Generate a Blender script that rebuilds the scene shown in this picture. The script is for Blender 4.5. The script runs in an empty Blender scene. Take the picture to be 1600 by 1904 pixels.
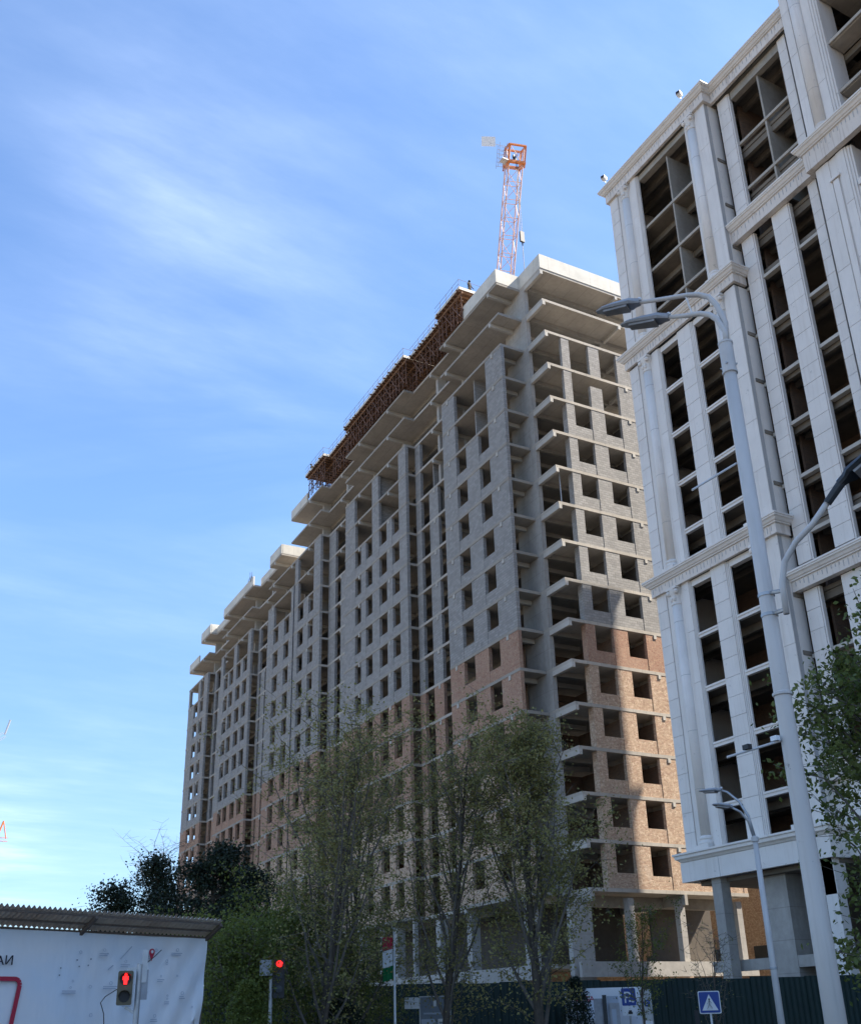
import bpy, math, random
import numpy as np
from mathutils import Vector, Matrix
R = math.radians
random.seed(7)
rng = np.random.default_rng(7)
scn = bpy.context.scene
COL = scn.collection

# ------------------------------------------------------------------ camera
cd = bpy.data.cameras.new('camera'); cam = bpy.data.objects.new('camera', cd); COL.objects.link(cam)
RT = Vector((0.880578, -0.473239, -0.025067)); UP = Vector((-0.158200, -0.343407, 0.925767)); BK = Vector((-0.446717, -0.811244, -0.377263))
cam.matrix_world = Matrix(((RT.x, UP.x, BK.x, 0), (RT.y, UP.y, BK.y, 0), (RT.z, UP.z, BK.z, 1.6), (0, 0, 0, 1)))
cd.sensor_fit = 'HORIZONTAL'; cd.sensor_width = 36.0
cd.lens = 1885.07 / 1600 * 36.0
cd.shift_y = (1123.83 - 952.0) / 1600.0
cd.clip_start = 0.1; cd.clip_end = 4000
scn.camera = cam

# ------------------------------------------------------------------ light
SUN_EL = 49.2; SUN_AZ = 115.5            # azimuth clockwise from +Y
sdir = Vector((math.sin(R(SUN_AZ)) * math.cos(R(SUN_EL)), math.cos(R(SUN_AZ)) * math.cos(R(SUN_EL)), math.sin(R(SUN_EL))))
sl = bpy.data.lights.new('sun', 'SUN'); so = bpy.data.objects.new('sun', sl); COL.objects.link(so)
sl.energy = 5.0; sl.angle = R(0.53); sl.color = (1.0, 0.93, 0.82)
so.rotation_euler = (-sdir).to_track_quat('-Z', 'Y').to_euler(); so.location = (60, -40, 90)
world = bpy.data.worlds.new('World'); scn.world = world; world.use_nodes = True
wn = world.node_tree; wn.nodes.clear()
def wnode(t, **k):
    n = wn.nodes.new(t)
    for a, b in k.items(): setattr(n, a, b)
    return n
sky = wnode('ShaderNodeTexSky', sky_type='NISHITA', sun_disc=False, sun_elevation=R(SUN_EL), sun_rotation=R(SUN_AZ))
sky.air_density = 1.0; sky.dust_density = 0.3; sky.ozone_density = 2.2; sky.altitude = 800
bg = wnode('ShaderNodeBackground'); bg.inputs[1].default_value = 0.122
out = wnode('ShaderNodeOutputWorld')
tc = wnode('ShaderNodeTexCoord')
# thin cirrus: direction projected on a high flat layer, stretched noise
sep = wnode('ShaderNodeSeparateXYZ'); wn.links.new(tc.outputs['Generated'], sep.inputs[0])
def wmath(op, a, b=None, c=None):
    n = wnode('ShaderNodeMath', operation=op)
    for i, v in enumerate((a, b, c)):
        if v is None: continue
        if isinstance(v, (int, float)): n.inputs[i].default_value = v
        else: wn.links.new(v, n.inputs[i])
    return n.outputs[0]
zc = wmath('MAXIMUM', sep.outputs[2], 0.02)
zc = wmath('ADD', zc, 0.12)
px = wmath('DIVIDE', sep.outputs[0], zc); py = wmath('DIVIDE', sep.outputs[1], zc)
comb = wnode('ShaderNodeCombineXYZ'); wn.links.new(px, comb.inputs[0]); wn.links.new(py, comb.inputs[1])
mp = wnode('ShaderNodeMapping'); wn.links.new(comb.outputs[0], mp.inputs[0])
mp.inputs['Rotation'].default_value = (0, 0, R(35)); mp.inputs['Scale'].default_value = (0.55, 1.25, 1)
mp.inputs['Location'].default_value = (2.35, 0.8, 0)
n1 = wnode('ShaderNodeTexNoise'); n1.inputs['Scale'].default_value = 1.5; n1.inputs['Detail'].default_value = 6; n1.inputs['Roughness'].default_value = 0.55
n1.inputs['Distortion'].default_value = 0.6
wn.links.new(mp.outputs[0], n1.inputs['Vector'])
n2 = wnode('ShaderNodeTexNoise'); n2.inputs['Scale'].default_value = 0.9; n2.inputs['Detail'].default_value = 2
wn.links.new(comb.outputs[0], n2.inputs['Vector'])
r1 = wnode('ShaderNodeMapRange'); wn.links.new(n1.outputs[0], r1.inputs[0]); r1.inputs[1].default_value = 0.30; r1.inputs[2].default_value = 0.75
n3 = wnode('ShaderNodeTexNoise'); n3.inputs['Scale'].default_value = 7.0; n3.inputs['Detail'].default_value = 6; n3.inputs['Roughness'].default_value = 0.6
mp3 = wnode('ShaderNodeMapping'); wn.links.new(comb.outputs[0], mp3.inputs[0]); mp3.inputs['Rotation'].default_value = (0, 0, R(-20)); mp3.inputs['Scale'].default_value = (0.5, 1.3, 1)
wn.links.new(mp3.outputs[0], n3.inputs['Vector'])
def patch(d, inner, outer, gain):
    """one cloud bank in direction d, soft edged"""
    v = wnode('ShaderNodeVectorMath', operation='DISTANCE'); wn.links.new(tc.outputs['Generated'], v.inputs[0]); v.inputs[1].default_value = d
    m = wnode('ShaderNodeMapRange', interpolation_type='SMOOTHSTEP'); wn.links.new(v.outputs['Value'], m.inputs[0])
    m.inputs[1].default_value = outer; m.inputs[2].default_value = inner; m.inputs[3].default_value = 0.0; m.inputs[4].default_value = gain
    return m.outputs[0]
banks = [((0.213, 0.755, 0.621), 0.0, 0.25, 0.08), ((0.262, 0.83, 0.49), 0.0, 0.20, 0.10), ((0.123, 0.744, 0.657), 0.0, 0.16, 0.10), ((0.06, 0.985, 0.13), 0.01, 0.12, 0.30), ((0.9, 0.3, 0.3), 0.1, 0.6, 0.3), ((-0.7, 0.3, 0.5), 0.1, 0.6, 0.3)]
tot = None
for bk in banks:
    p_ = patch(*bk); tot = p_ if tot is None else wmath('ADD', tot, p_)
tot = wmath('ADD', tot, 0.07)
fine = wmath('MULTIPLY', wmath('POWER', n3.outputs[0], 1.6), 3.2)
cl = wmath('MULTIPLY', wmath('MULTIPLY', r1.outputs[0], tot), fine)
hz = wmath('SUBTRACT', 1.0, sep.outputs[2]); hz = wmath('POWER', hz, 6.0); hz = wmath('MULTIPLY', hz, 0.05)
cl = wmath('ADD', cl, hz); cl = wmath('MINIMUM', cl, 0.85)
# the lowest sky is a little less bright than the clear-air model gives
low = wnode('ShaderNodeMapRange'); wn.links.new(sep.outputs[2], low.inputs[0]); low.inputs[1].default_value = 0.0; low.inputs[2].default_value = 0.45; low.inputs[3].default_value = 0.50; low.inputs[4].default_value = 1.0
mx = wnode('ShaderNodeMixRGB'); wn.links.new(cl, mx.inputs[0]); 
gam = wnode('ShaderNodeMixRGB', blend_type='MULTIPLY'); gam.inputs[0].default_value = 1.0
lowc = wnode('ShaderNodeMixRGB', blend_type='MULTIPLY'); lowc.inputs[0].default_value = 1.0; wn.links.new(sky.outputs[0], lowc.inputs[1]); wn.links.new(low.outputs[0], lowc.inputs[2]); wn.links.new(lowc.outputs[0], gam.inputs[1]); gam.inputs[2].default_value = (0.86, 0.985, 1.10, 1)
wn.links.new(gam.outputs[0], mx.inputs[1]); mx.inputs[2].default_value = (5.6, 6.4, 7.4, 1)
wn.links.new(mx.outputs[0], bg.inputs[0]); wn.links.new(bg.outputs[0], out.inputs[0])
scn.view_settings.view_transform = 'Standard'; scn.view_settings.look = 'None'
scn.view_settings.exposure = 1.36; scn.view_settings.gamma = 1.0; scn.view_settings.use_curve_mapping = False
scn.cycles.use_denoising = True
scn.cycles.max_bounces = 6; scn.cycles.diffuse_bounces = 2

# ------------------------------------------------------------------ helpers
class MB:
    """collects verts/faces, builds ONE mesh object"""
    def __init__(s): s.v = []; s.f = []; s.rng = []
    def add(s, vs, fs):
        n = len(s.v); m = len(s.f); s.v += [tuple(p) for p in vs]; s.f += [tuple(i + n for i in f) for f in fs]; s.rng.append((n, len(s.v), m, len(s.f))); return s
    def box(s, x0, x1, y0, y1, z0, z1):
        x0, x1 = min(x0, x1), max(x0, x1); y0, y1 = min(y0, y1), max(y0, y1); z0, z1 = min(z0, z1), max(z0, z1)
        return s.add([(x0,y0,z0),(x1,y0,z0),(x1,y1,z0),(x0,y1,z0),(x0,y0,z1),(x1,y0,z1),(x1,y1,z1),(x0,y1,z1)],
              [(3,2,1,0),(4,5,6,7),(0,1,5,4),(1,2,6,5),(2,3,7,6),(3,0,4,7)])
    def bar(s, a, b, r0, r1=None, n=6, cap=True):
        if r1 is None: r1 = r0
        a = Vector(a); b = Vector(b); d = (b - a)
        if d.length < 1e-6: return s
        d.normalize(); u = d.orthogonal().normalized(); w = d.cross(u)
        vs = []
        for p, r in ((a, r0), (b, r1)):
            for k in range(n):
                t = 2 * math.pi * k / n; vs.append(p + u * math.cos(t) * r + w * math.sin(t) * r)
        fs = [(k, (k + 1) % n, n + (k + 1) % n, n + k) for k in range(n)]
        if cap: fs += [tuple(reversed(range(n))), tuple(range(n, 2 * n))]
        return s.add(vs, fs)
    def beam(s, a, b, w, h):
        """rectangular bar from a to b (w across, h up)"""
        a = Vector(a); b = Vector(b); d = (b - a).normalized()
        up = Vector((0, 0, 1)) if abs(d.z) < 0.95 else Vector((1, 0, 0))
        x = d.cross(up).normalized() * w / 2; y = x.cross(d).normalized() * h / 2
        vs = [a - x - y, a + x - y, a + x + y, a - x + y, b - x - y, b + x - y, b + x + y, b - x + y]
        return s.add(vs, [(3,2,1,0),(4,5,6,7),(0,1,5,4),(1,2,6,5),(2,3,7,6),(3,0,4,7)])
    def tube(s, pts, rads, n=8):
        pts = [Vector(p) for p in pts]
        if isinstance(rads, (int, float)): rads = [rads] * len(pts)
        vs = []; u = None
        for i, p in enumerate(pts):
            d = (pts[min(i + 1, len(pts) - 1)] - pts[max(i - 1, 0)]).normalized()
            if u is None: u = d.orthogonal().normalized()
            u = (u - d * u.dot(d)).normalized(); w = d.cross(u)
            for k in range(n):
                t = 2 * math.pi * k / n; vs.append(p + (u * math.cos(t) + w * math.sin(t)) * rads[i])
        fs = []
        for i in range(len(pts) - 1):
            for k in range(n): fs.append((i*n+k, i*n+(k+1)%n, (i+1)*n+(k+1)%n, (i+1)*n+k))
        fs += [tuple(reversed(range(n))), tuple(range((len(pts)-1)*n, len(pts)*n))]
        return s.add(vs, fs)
    def lathe(s, prof, cx, cy, n=20):
        vs = []; m = len(prof)
        for k in range(n):
            t = 2 * math.pi * k / n
            for r, z in prof: vs.append((cx + r * math.cos(t), cy + r * math.sin(t), z))
        fs = [(k*m+i, ((k+1)%n)*m+i, ((k+1)%n)*m+i+1, k*m+i+1) for k in range(n) for i in range(m-1)]
        fs += [tuple(k*m for k in reversed(range(n))), tuple(k*m+m-1 for k in range(n))]
        return s.add(vs, fs)
    def sweep(s, prof, path):
        """profile (outward offset, z) swept along a plan path; outward is to the LEFT of travel"""
        P = [Vector((p[0], p[1])) for p in path]; vs = []; m = len(prof)
        for i, p in enumerate(P):
            ns = []
            if i > 0: d = (P[i] - P[i-1]).normalized(); ns.append(Vector((-d.y, d.x)))
            if i < len(P) - 1: d = (P[i+1] - P[i]).normalized(); ns.append(Vector((-d.y, d.x)))
            nn = ns[0] if len(ns) == 1 else (ns[0] + ns[1]) / (1 + ns[0].dot(ns[1]))
            for o, z in prof: vs.append((p.x + nn.x * o, p.y + nn.y * o, z))
        fs = [(i*m+j, i*m+(j+1)%m, (i+1)*m+(j+1)%m, (i+1)*m+j) for i in range(len(P)-1) for j in range(m)]
        fs += [tuple(range(m)), tuple(reversed(range((len(P)-1)*m, len(P)*m)))]
        return s.add(vs, fs)
    def mesh(s, name, m):
        me = bpy.data.meshes.new(name); me.from_pydata([tuple(v) for v in s.v], [], s.f); me.update()
        if m: me.materials.append(m)
        return me
    def clusters(s):
        """groups of pieces that touch, so that separate pieces become separate objects"""
        n = len(s.rng); par = list(range(n))
        def find(i):
            while par[i] != i: par[i] = par[par[i]]; i = par[i]
            return i
        V = np.array([tuple(v) for v in s.v]); bb = [(V[a:b].min(0) - .012, V[a:b].max(0) + .012) for a, b, _, _ in s.rng]
        for i in range(n):
            for j in range(i):
                if (bb[i][0] <= bb[j][1]).all() and (bb[j][0] <= bb[i][1]).all(): par[find(i)] = find(j)
        g = {}
        for i in range(n): g.setdefault(find(i), []).append(i)
        return list(g.values())
    def build(s, name, m, parent=None, smooth=False, kind=None):
        if kind is None and parent is not None and len(s.rng) > 1 and parent.name in ('unfinished_tower_block', 'white_clad_building', 'formwork_deck', 'formwork_deck.001', 'formwork_deck.002') and name not in ('guard_rail', 'brace', 'capital', 'column_base', 'column_shaft'):
            gs = s.clusters()
            if 1 < len(gs) <= 80:
                for g in gs:
                    q = MB()
                    for i in g:
                        a, b, c, d = s.rng[i]; q.add(s.v[a:b], [tuple(k - a for k in f) for f in s.f[c:d]])
                    o = q.build1(name, m, parent, smooth)
                return o
        return s.build1(name, m, parent, smooth, kind)
    def build1(s, name, m, parent=None, smooth=False, kind=None):
        me = s.mesh(name, m)
        if smooth:
            for p in me.polygons: p.use_smooth = True
        o = bpy.data.objects.new(name, me); COL.objects.link(o)
        if parent: o.parent = parent
        if kind: o['kind'] = kind
        return o
def empty(name, loc, label=None, cat=None, group=None, rz=0):
    o = bpy.data.objects.new(name, None); COL.objects.link(o); o.location = loc; o.rotation_euler = (0, 0, rz)
    o.empty_display_size = 0.2
    tag(o, label, cat, group); return o
def tag(o, label=None, cat=None, group=None, kind=None):
    if label: o['label'] = label
    if cat: o['category'] = cat
    if group: o['group'] = group
    if kind: o['kind'] = kind
    return o
def pieces(name, boxes, m, parent, cap=290, stuffname=None):
    """alike box pieces: the nearest ones as objects of their own (shared meshes), the rest joined"""
    cache = {}
    off = parent.location if parent else Vector((0,0,0))
    boxes = sorted(boxes, key=lambda b: (Vector(((b[0]+b[1])/2, (b[2]+b[3])/2, (b[4]+b[5])/2)) + off).length)
    for b in boxes[:cap]:
        k = (round(b[1]-b[0], 3), round(b[3]-b[2], 3), round(b[5]-b[4], 3))
        if k not in cache: cache[k] = MB().box(0, k[0], 0, k[1], 0, k[2]).mesh(name, m)
        o = bpy.data.objects.new(name, cache[k]); COL.objects.link(o); o.parent = parent; o.location = (b[0], b[2], b[4])
    if len(boxes) > cap:
        q = MB()
        for b in boxes[cap:]: q.box(*b)
        q.build(stuffname or name + '_field', m, parent, kind='stuff')
def copy_tree(o, parent=None):
    c = o.copy(); COL.objects.link(c); c.parent = parent
    for ch in list(o.children): copy_tree(ch, c)
    return c

# ------------------------------------------------------------------ materials
class NT:
    def __init__(s, name):
        s.m = bpy.data.materials.new(name); s.m.use_nodes = True; s.t = s.m.node_tree; s.t.nodes.clear()
        s.out = s.n('ShaderNodeOutputMaterial'); s.b = s.n('ShaderNodeBsdfPrincipled'); s.l(s.b.outputs[0], s.out.inputs[0])
        s.co = s.n('ShaderNodeTexCoord').outputs['Object']
        s.geo = s.n('ShaderNodeNewGeometry').outputs['Position']
    def n(s, t, **k):
        x = s.t.nodes.new(t)
        for a, b in k.items(): setattr(x, a, b)
        return x
    def l(s, a, b): s.t.links.new(a, b)
    def noise(s, vec, scale, detail=4, rough=0.55, sc=(1,1,1), dist=0):
        if sc != (1,1,1):
            mp = s.n('ShaderNodeMapping'); s.l(vec, mp.inputs[0]); mp.inputs['Scale'].default_value = sc; vec = mp.outputs[0]
        x = s.n('ShaderNodeTexNoise'); s.l(vec, x.inputs['Vector']); x.inputs['Scale'].default_value = scale
        x.inputs['Detail'].default_value = detail; x.inputs['Roughness'].default_value = rough; x.inputs['Distortion'].default_value = dist
        return x.outputs[0]
    def ramp(s, v, a, b, c=0.0, d=1.0):
        x = s.n('ShaderNodeMapRange'); s.l(v, x.inputs[0])
        for i, q in enumerate((a, b, c, d)): x.inputs[i+1].default_value = q
        return x.outputs[0]
    def math(s, op, a, b=0.0):
        x = s.n('ShaderNodeMath', operation=op)
        for i, v in enumerate((a, b)):
            if isinstance(v, (int, float)): x.inputs[i].default_value = v
            else: s.l(v, x.inputs[i])
        return x.outputs[0]
    def mix(s, f, a, b, mode='MIX'):
        x = s.n('ShaderNodeMixRGB', blend_type=mode)
        for i, v in enumerate((f, a, b)):
            if isinstance(v, (int, float)): x.inputs[i].default_value = v
            elif isinstance(v, tuple): x.inputs[i].default_value = v if len(v) == 4 else (*v, 1)
            else: s.l(v, x.inputs[i])
        return x.outputs[0]
    def bump(s, h, strength=0.3, dist=0.02):
        x = s.n('ShaderNodeBump'); s.l(h, x.inputs['Height']); x.inputs['Strength'].default_value = strength; x.inputs['Distance'].default_value = dist
        s.l(x.outputs[0], s.b.inputs['Normal'])
    def wallvec(s):
        """(x+y, z) so courses run level on any axis-aligned wall"""
        sp = s.n('ShaderNodeSeparateXYZ'); s.l(s.co, sp.inputs[0]); a = s.math('ADD', sp.outputs[0], sp.outputs[1])
        c = s.n('ShaderNodeCombineXYZ'); s.l(a, c.inputs[0]); s.l(sp.outputs[2], c.inputs[1]); return c.outputs[0]
    def done(s, col, rough=0.85, spec=0.3, metal=0.0):
        if isinstance(col, tuple): s.b.inputs['Base Color'].default_value = (*col, 1)
        else: s.l(col, s.b.inputs['Base Color'])
        if isinstance(rough, float): s.b.inputs['Roughness'].default_value = rough
        else: s.l(rough, s.b.inputs['Roughness'])
        s.b.inputs['Specular IOR Level'].default_value = spec; s.b.inputs['Metallic'].default_value = metal
        return s.m
def concrete(name, col, dark=0.62, seam=None, streak=0.5):
    t = NT(name); c = tuple(col)
    a = t.noise(t.geo, 0.35, 5, 0.6); b = t.noise(t.geo, 3.0, 6, 0.65); st = t.noise(t.geo, 1.6, 4, 0.6, (1, 1, 0.12))
    k = t.mix(t.ramp(a, 0.35, 0.7), tuple(x * 1.12 for x in c), tuple(x * 0.82 for x in c))
    k = t.mix(t.math('MULTIPLY', t.ramp(b, 0.4, 0.75), 0.45), k, tuple(x * dark for x in c))
    k = t.mix(t.math('MULTIPLY', t.ramp(st, 0.52, 0.8), streak), k, tuple(x * dark * 0.9 for x in c))
    h = b
    if seam:
        br = t.n('ShaderNodeTexBrick'); br.offset = 0.0; br.inputs['Scale'].default_value = 1.0
        br.inputs['Brick Width'].default_value = seam[0]; br.inputs['Row Height'].default_value = seam[1]
        br.inputs['Mortar Size'].default_value = 0.02; br.inputs['Mortar Smooth'].default_value = 0.2
        t.l(t.co if len(seam) < 3 else t.wallvec(), br.inputs['Vector'])
        k = t.mix(t.math('MULTIPLY', br.outputs['Fac'], 0.45), k, tuple(x * 0.45 for x in c))
    t.bump(h, 0.35, 0.03)
    return t.done(k, 0.9, 0.2)
def masonry(name, c1, c2, mortar, w, h, ms, fleck=None, bump=0.8, rough_mortar=0.4):
    t = NT(name); v = t.wallvec()
    nz = t.noise(t.geo, 2.2, 3); 
    br = t.n('ShaderNodeTexBrick'); t.l(v, br.inputs['Vector']); br.inputs['Scale'].default_value = 1.0
    br.inputs['Brick Width'].default_value = w; br.inputs['Row Height'].default_value = h; br.inputs['Mortar Size'].default_value = ms
    br.inputs['Mortar Smooth'].default_value = 0.15; br.inputs['Bias'].default_value = 0.0
    br.inputs['Color1'].default_value = (*c1, 1); br.inputs['Color2'].default_value = (*c2, 1); br.inputs['Mortar'].default_value = (*mortar, 1)
    k = br.outputs['Color']
    big = t.noise(t.geo, 0.45, 4, 0.6)
    k = t.mix(t.math('MULTIPLY', t.ramp(big, 0.35, 0.75), 0.35), k, tuple(x * 0.72 for x in c1))
    sm = t.noise(t.geo, 9.0, 4, 0.7)
    k = t.mix(t.math('MULTIPLY', t.ramp(sm, 0.55, 0.8), rough_mortar), k, mortar)
    if fleck:
        fl = t.noise(t.geo, 5.5, 2, 0.8); k = t.mix(t.ramp(fl, 0.52, 0.66, 0, 0.85), k, fleck)
        fd = t.noise(t.geo, 7.5, 2, 0.8, (1.1, 1.3, 1)); k = t.mix(t.ramp(fd, 0.60, 0.70, 0, 0.8), k, tuple(x * 0.3 for x in c1))
    pt = t.noise(t.geo, 0.9, 5, 0.75, (1, 1, 0.7)); k = t.mix(t.ramp(pt, 0.60, 0.66, 0, 0.45), k, tuple(x * 1.25 for x in mortar))
    dk = t.noise(t.geo, 1.3, 4, 0.7, (1, 1, 0.3)); k = t.mix(t.ramp(dk, 0.58, 0.72, 0, 0.45), k, tuple(x * 0.55 for x in c2))
    hh = t.math('ADD', t.math('MULTIPLY', br.outputs['Fac'], -1.0), t.math('MULTIPLY', sm, 0.9))
    t.bump(hh, bump, 0.03)
    return t.done(k, 0.95, 0.15)
M = {}
M['concrete'] = concrete('raw_concrete', (0.38, 0.345, 0.295), seam=(50, 50))
M['slab'] = concrete('slab_concrete', (0.43, 0.385, 0.325), dark=0.7, seam=(1.25, 6.0), streak=0.25)
M['column'] = concrete('column_concrete', (0.40, 0.37, 0.33), seam=(30, 1.6, 1), streak=0.55)
M['light'] = concrete('pale_concrete', (0.48, 0.445, 0.39), dark=0.8, streak=0.2)
M['parapet'] = concrete('parapet_concrete', (0.62, 0.58, 0.50), dark=0.75, seam=(2.2, 30, 1), streak=0.3)
M['block'] = masonry('grey_block', (0.36, 0.34, 0.315), (0.27, 0.255, 0.237), (0.21, 0.197, 0.18), 0.42, 0.21, 0.012, bump=0.7)
M['brick'] = masonry('red_brick', (0.38, 0.185, 0.12), (0.44, 0.27, 0.18), (0.36, 0.30, 0.24), 0.26, 0.088, 0.012, fleck=(0.50, 0.34, 0.23), bump=0.8)
M['pale'] = masonry('pale_brick', (0.60, 0.42, 0.28), (0.40, 0.225, 0.15), (0.47, 0.38, 0.29), 0.26, 0.088, 0.014, fleck=(0.70, 0.55, 0.40), bump=0.9)
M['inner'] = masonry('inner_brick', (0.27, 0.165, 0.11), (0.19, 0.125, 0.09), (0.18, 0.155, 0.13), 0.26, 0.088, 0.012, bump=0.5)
def stone(name, col, streaky=0.0):
    t = NT(name); oi = t.n('ShaderNodeObjectInfo').outputs['Random']
    a = t.noise(t.geo, 0.6, 5, 0.6); b = t.noise(t.geo, 14, 3, 0.6)
    st = t.noise(t.geo, 1.2, 5, 0.65, (1.5, 1.5, 0.10))
    k = t.mix(t.ramp(a, 0.35, 0.7), col, tuple(x * 0.90 for x in col))
    k = t.mix(t.ramp(oi, 0, 1, 0.0, 0.28), k, (col[0]*.78, col[1]*.76, col[2]*.73))
    chip = t.noise(t.geo, 2.6, 3, 0.75); k = t.mix(t.ramp(chip, 0.66, 0.72, 0, 0.55), k, tuple(x * 0.5 for x in col))
    k = t.mix(t.math('MULTIPLY', t.ramp(st, 0.55, 0.85), 0.45 + streaky), k, (col[0]*0.66, col[1]*0.62, col[2]*0.57))
    if streaky:
        s2 = t.noise(t.geo, 5.0, 2, 0.7, (0.5, 1.0, 0.06)); k = t.mix(t.math('MULTIPLY', t.ramp(s2, 0.56, 0.64), streaky), k, (col[0]*0.60, col[1]*0.54, col[2]*0.49))
    t.bump(b, 0.08, 0.01)
    return t.done(k, 0.6, 0.3)
M['stone'] = stone('white_cladding', (0.77, 0.72, 0.665), 0.14)
M['frieze'] = stone('stained_frieze', (0.72, 0.645, 0.57), 0.45)
M['joint'] = stone('joint_backing', (0.42, 0.41, 0.40))
M['slab_shade'] = concrete('shade_dark_ceiling', (0.21, 0.18, 0.145), streak=0.3)  # slab concrete with interior shade put into its colour, for ceilings behind openings
M['room_shade'] = concrete('room_wall', (0.13, 0.11, 0.09), streak=0.3)  # colour lowered so walls behind the openings read as deep shade
def simple(name, col, rough=0.5, metal=0.0, var=0.15, spec=0.4, scale=6.0, dark=None, bump=0.0):
    t = NT(name); a = t.noise(t.geo, scale, 5, 0.65)
    k = t.mix(t.math('MULTIPLY', t.ramp(a, 0.4, 0.75), min(1.0, var * 4)), col, dark or tuple(x * 0.6 for x in col))
    if bump: t.bump(a, bump, 0.01)
    return t.done(k, rough, spec, metal)
M['pole'] = simple('pole_white_paint', (0.58, 0.55, 0.52), 0.5, var=0.1, scale=2.2, dark=(0.42, 0.40, 0.38))
def polemat():
    t = NT('chipped_pole_paint'); a = t.noise(t.geo, 1.6, 4, 0.6, (1, 1, .3)); c = t.noise(t.geo, 5.0, 5, 0.75); st = t.noise(t.geo, 9.0, 4, .6, (1, 1, .06))
    k = t.mix(t.ramp(a, .4, .7), (0.62, 0.57, 0.52), (0.52, 0.48, 0.44)); k = t.mix(t.ramp(st, .55, .75, 0, .35), k, (0.40, 0.36, 0.32))
    k = t.mix(t.ramp(c, .665, .69, 0, .8), k, (0.30, 0.27, 0.25)); t.bump(c, .15, .01); return t.done(k, .5, .35)
M['polebig'] = polemat()
M['galv'] = simple('galvanised_steel', (0.45, 0.46, 0.47), 0.45, 0.5)
M['lampgrey'] = simple('lamp_housing', (0.34, 0.35, 0.37), 0.5)
M['lampdark'] = simple('dark_lamp_housing', (0.035, 0.04, 0.045), 0.45)
M['lens'] = simple('lamp_lens', (0.28, 0.27, 0.26), 0.35)
M['rust'] = simple('rusty_prop_steel', (0.17, 0.085, 0.052), 0.85, var=0.25, scale=3, dark=(0.06, 0.035, 0.025))
M['timber'] = simple('formwork_timber', (0.27, 0.15, 0.085), 0.85, var=0.25, scale=2, dark=(0.11, 0.06, 0.04))
M['ply'] = simple('deck_plywood', (0.16, 0.085, 0.05), 0.85, var=0.2, scale=1.4, dark=(0.05, 0.03, 0.02))
M['edge'] = simple('deck_edge_board', (0.68, 0.62, 0.52), 0.8, var=0.15, scale=1.4)
M['orange'] = simple('crane_orange_paint', (0.62, 0.20, 0.05), 0.5, var=0.15, dark=(0.35, 0.12, 0.05))
M['cranepale'] = simple('crane_faded_paint', (0.62, 0.40, 0.32), 0.5, var=0.1)
M['black'] = simple('black_metal', (0.02, 0.02, 0.022), 0.5)
M['white'] = simple('white_paint', (0.74, 0.75, 0.76), 0.5, var=0.05)
M['red'] = simple('red_paint', (0.45, 0.03, 0.06), 0.5, var=0.05)
M['blue'] = simple('sign_blue', (0.02, 0.06, 0.28), 0.4, var=0.03)
M['ink'] = simple('black_ink', (0.02, 0.02, 0.025), 0.6, var=0.02)
M['greyink'] = simple('grey_ink', (0.20, 0.23, 0.27), 0.6, var=0.05)
M['paleink'] = simple('pale_ink', (0.40, 0.45, 0.52), 0.6, var=0.05)
M['teal'] = simple('fence_teal', (0.0050, 0.0215, 0.0185), 0.6, var=0.2, scale=1.2, dark=(0.003, 0.012, 0.010))
M['olive'] = simple('signal_housing', (0.12, 0.10, 0.06), 0.5, var=0.1)
M['cloth'] = simple('dark_work_clothes', (0.045, 0.035, 0.03), 0.9)
M['skin'] = simple('skin', (0.33, 0.19, 0.13), 0.7, var=0.03)
M['flaggreen'] = simple('flag_green', (0.01, 0.16, 0.05), 0.8)
M['corr'] = simple('old_corrugated_sheet', (0.66, 0.56, 0.46), 0.7, var=0.2, scale=1.5, dark=(0.42, 0.29, 0.21))
M['steelbrown'] = simple('brown_steel', (0.14, 0.105, 0.08), 0.7, var=0.2)
M['asphalt'] = simple('asphalt', (0.05, 0.05, 0.052), 0.9, var=0.15, bump=0.3)
M['paving'] = simple('paving', (0.20, 0.19, 0.18), 0.9, var=0.15, bump=0.2)
M['earth'] = simple('bare_earth', (0.22, 0.18, 0.135), 0.95, var=0.25, scale=0.5, bump=0.3)
def banner_mat():
    t = NT('printed_banner'); a = t.noise(t.co, 0.7, 4, 0.5); w = t.noise(t.co, 1.3, 3, 0.5, (1, 1, 0.35))
    k = t.mix(t.ramp(a, 0.4, 0.65), (0.78, 0.78, 0.78), (0.68, 0.74, 0.80))
    t.bump(w, 0.5, 0.12); return t.done(k, 0.55, 0.35)
M['banner'] = banner_mat()
def emis(name, col, s):
    t = NT(name); t.b.inputs['Base Color'].default_value = (*col, 1); t.b.inputs['Emission Color'].default_value = (*col, 1)
    t.b.inputs['Emission Strength'].default_value = s; return t.m
M['redlit'] = emis('lit_red_signal', (1.0, 0.012, 0.012), 1.5)
def leaf(name, c1, c2, tr=0.35):
    t = NT(name); a = t.noise(t.geo, 1.1, 3, 0.6); b = t.noise(t.geo, 9.0, 2, 0.6)
    k = t.mix(t.ramp(a, 0.38, 0.64), c1, c2); k = t.mix(t.ramp(b, 0.45, 0.7, 0, 0.6), k, tuple(x * 1.5 for x in c2))
    t.l(k, t.b.inputs['Base Color']); t.b.inputs['Roughness'].default_value = 0.55; t.b.inputs['Specular IOR Level'].default_value = 0.3
    tl = t.n('ShaderNodeBsdfTranslucent'); t.l(k, tl.inputs[0]); ms = t.n('ShaderNodeMixShader'); ms.inputs[0].default_value = tr
    t.l(t.b.outputs[0], ms.inputs[1]); t.l(tl.outputs[0], ms.inputs[2]); t.l(ms.outputs[0], t.out.inputs[0]); return t.m
M['spring'] = leaf('spring_leaves', (0.175, 0.165, 0.050), (0.285, 0.255, 0.095))
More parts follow.
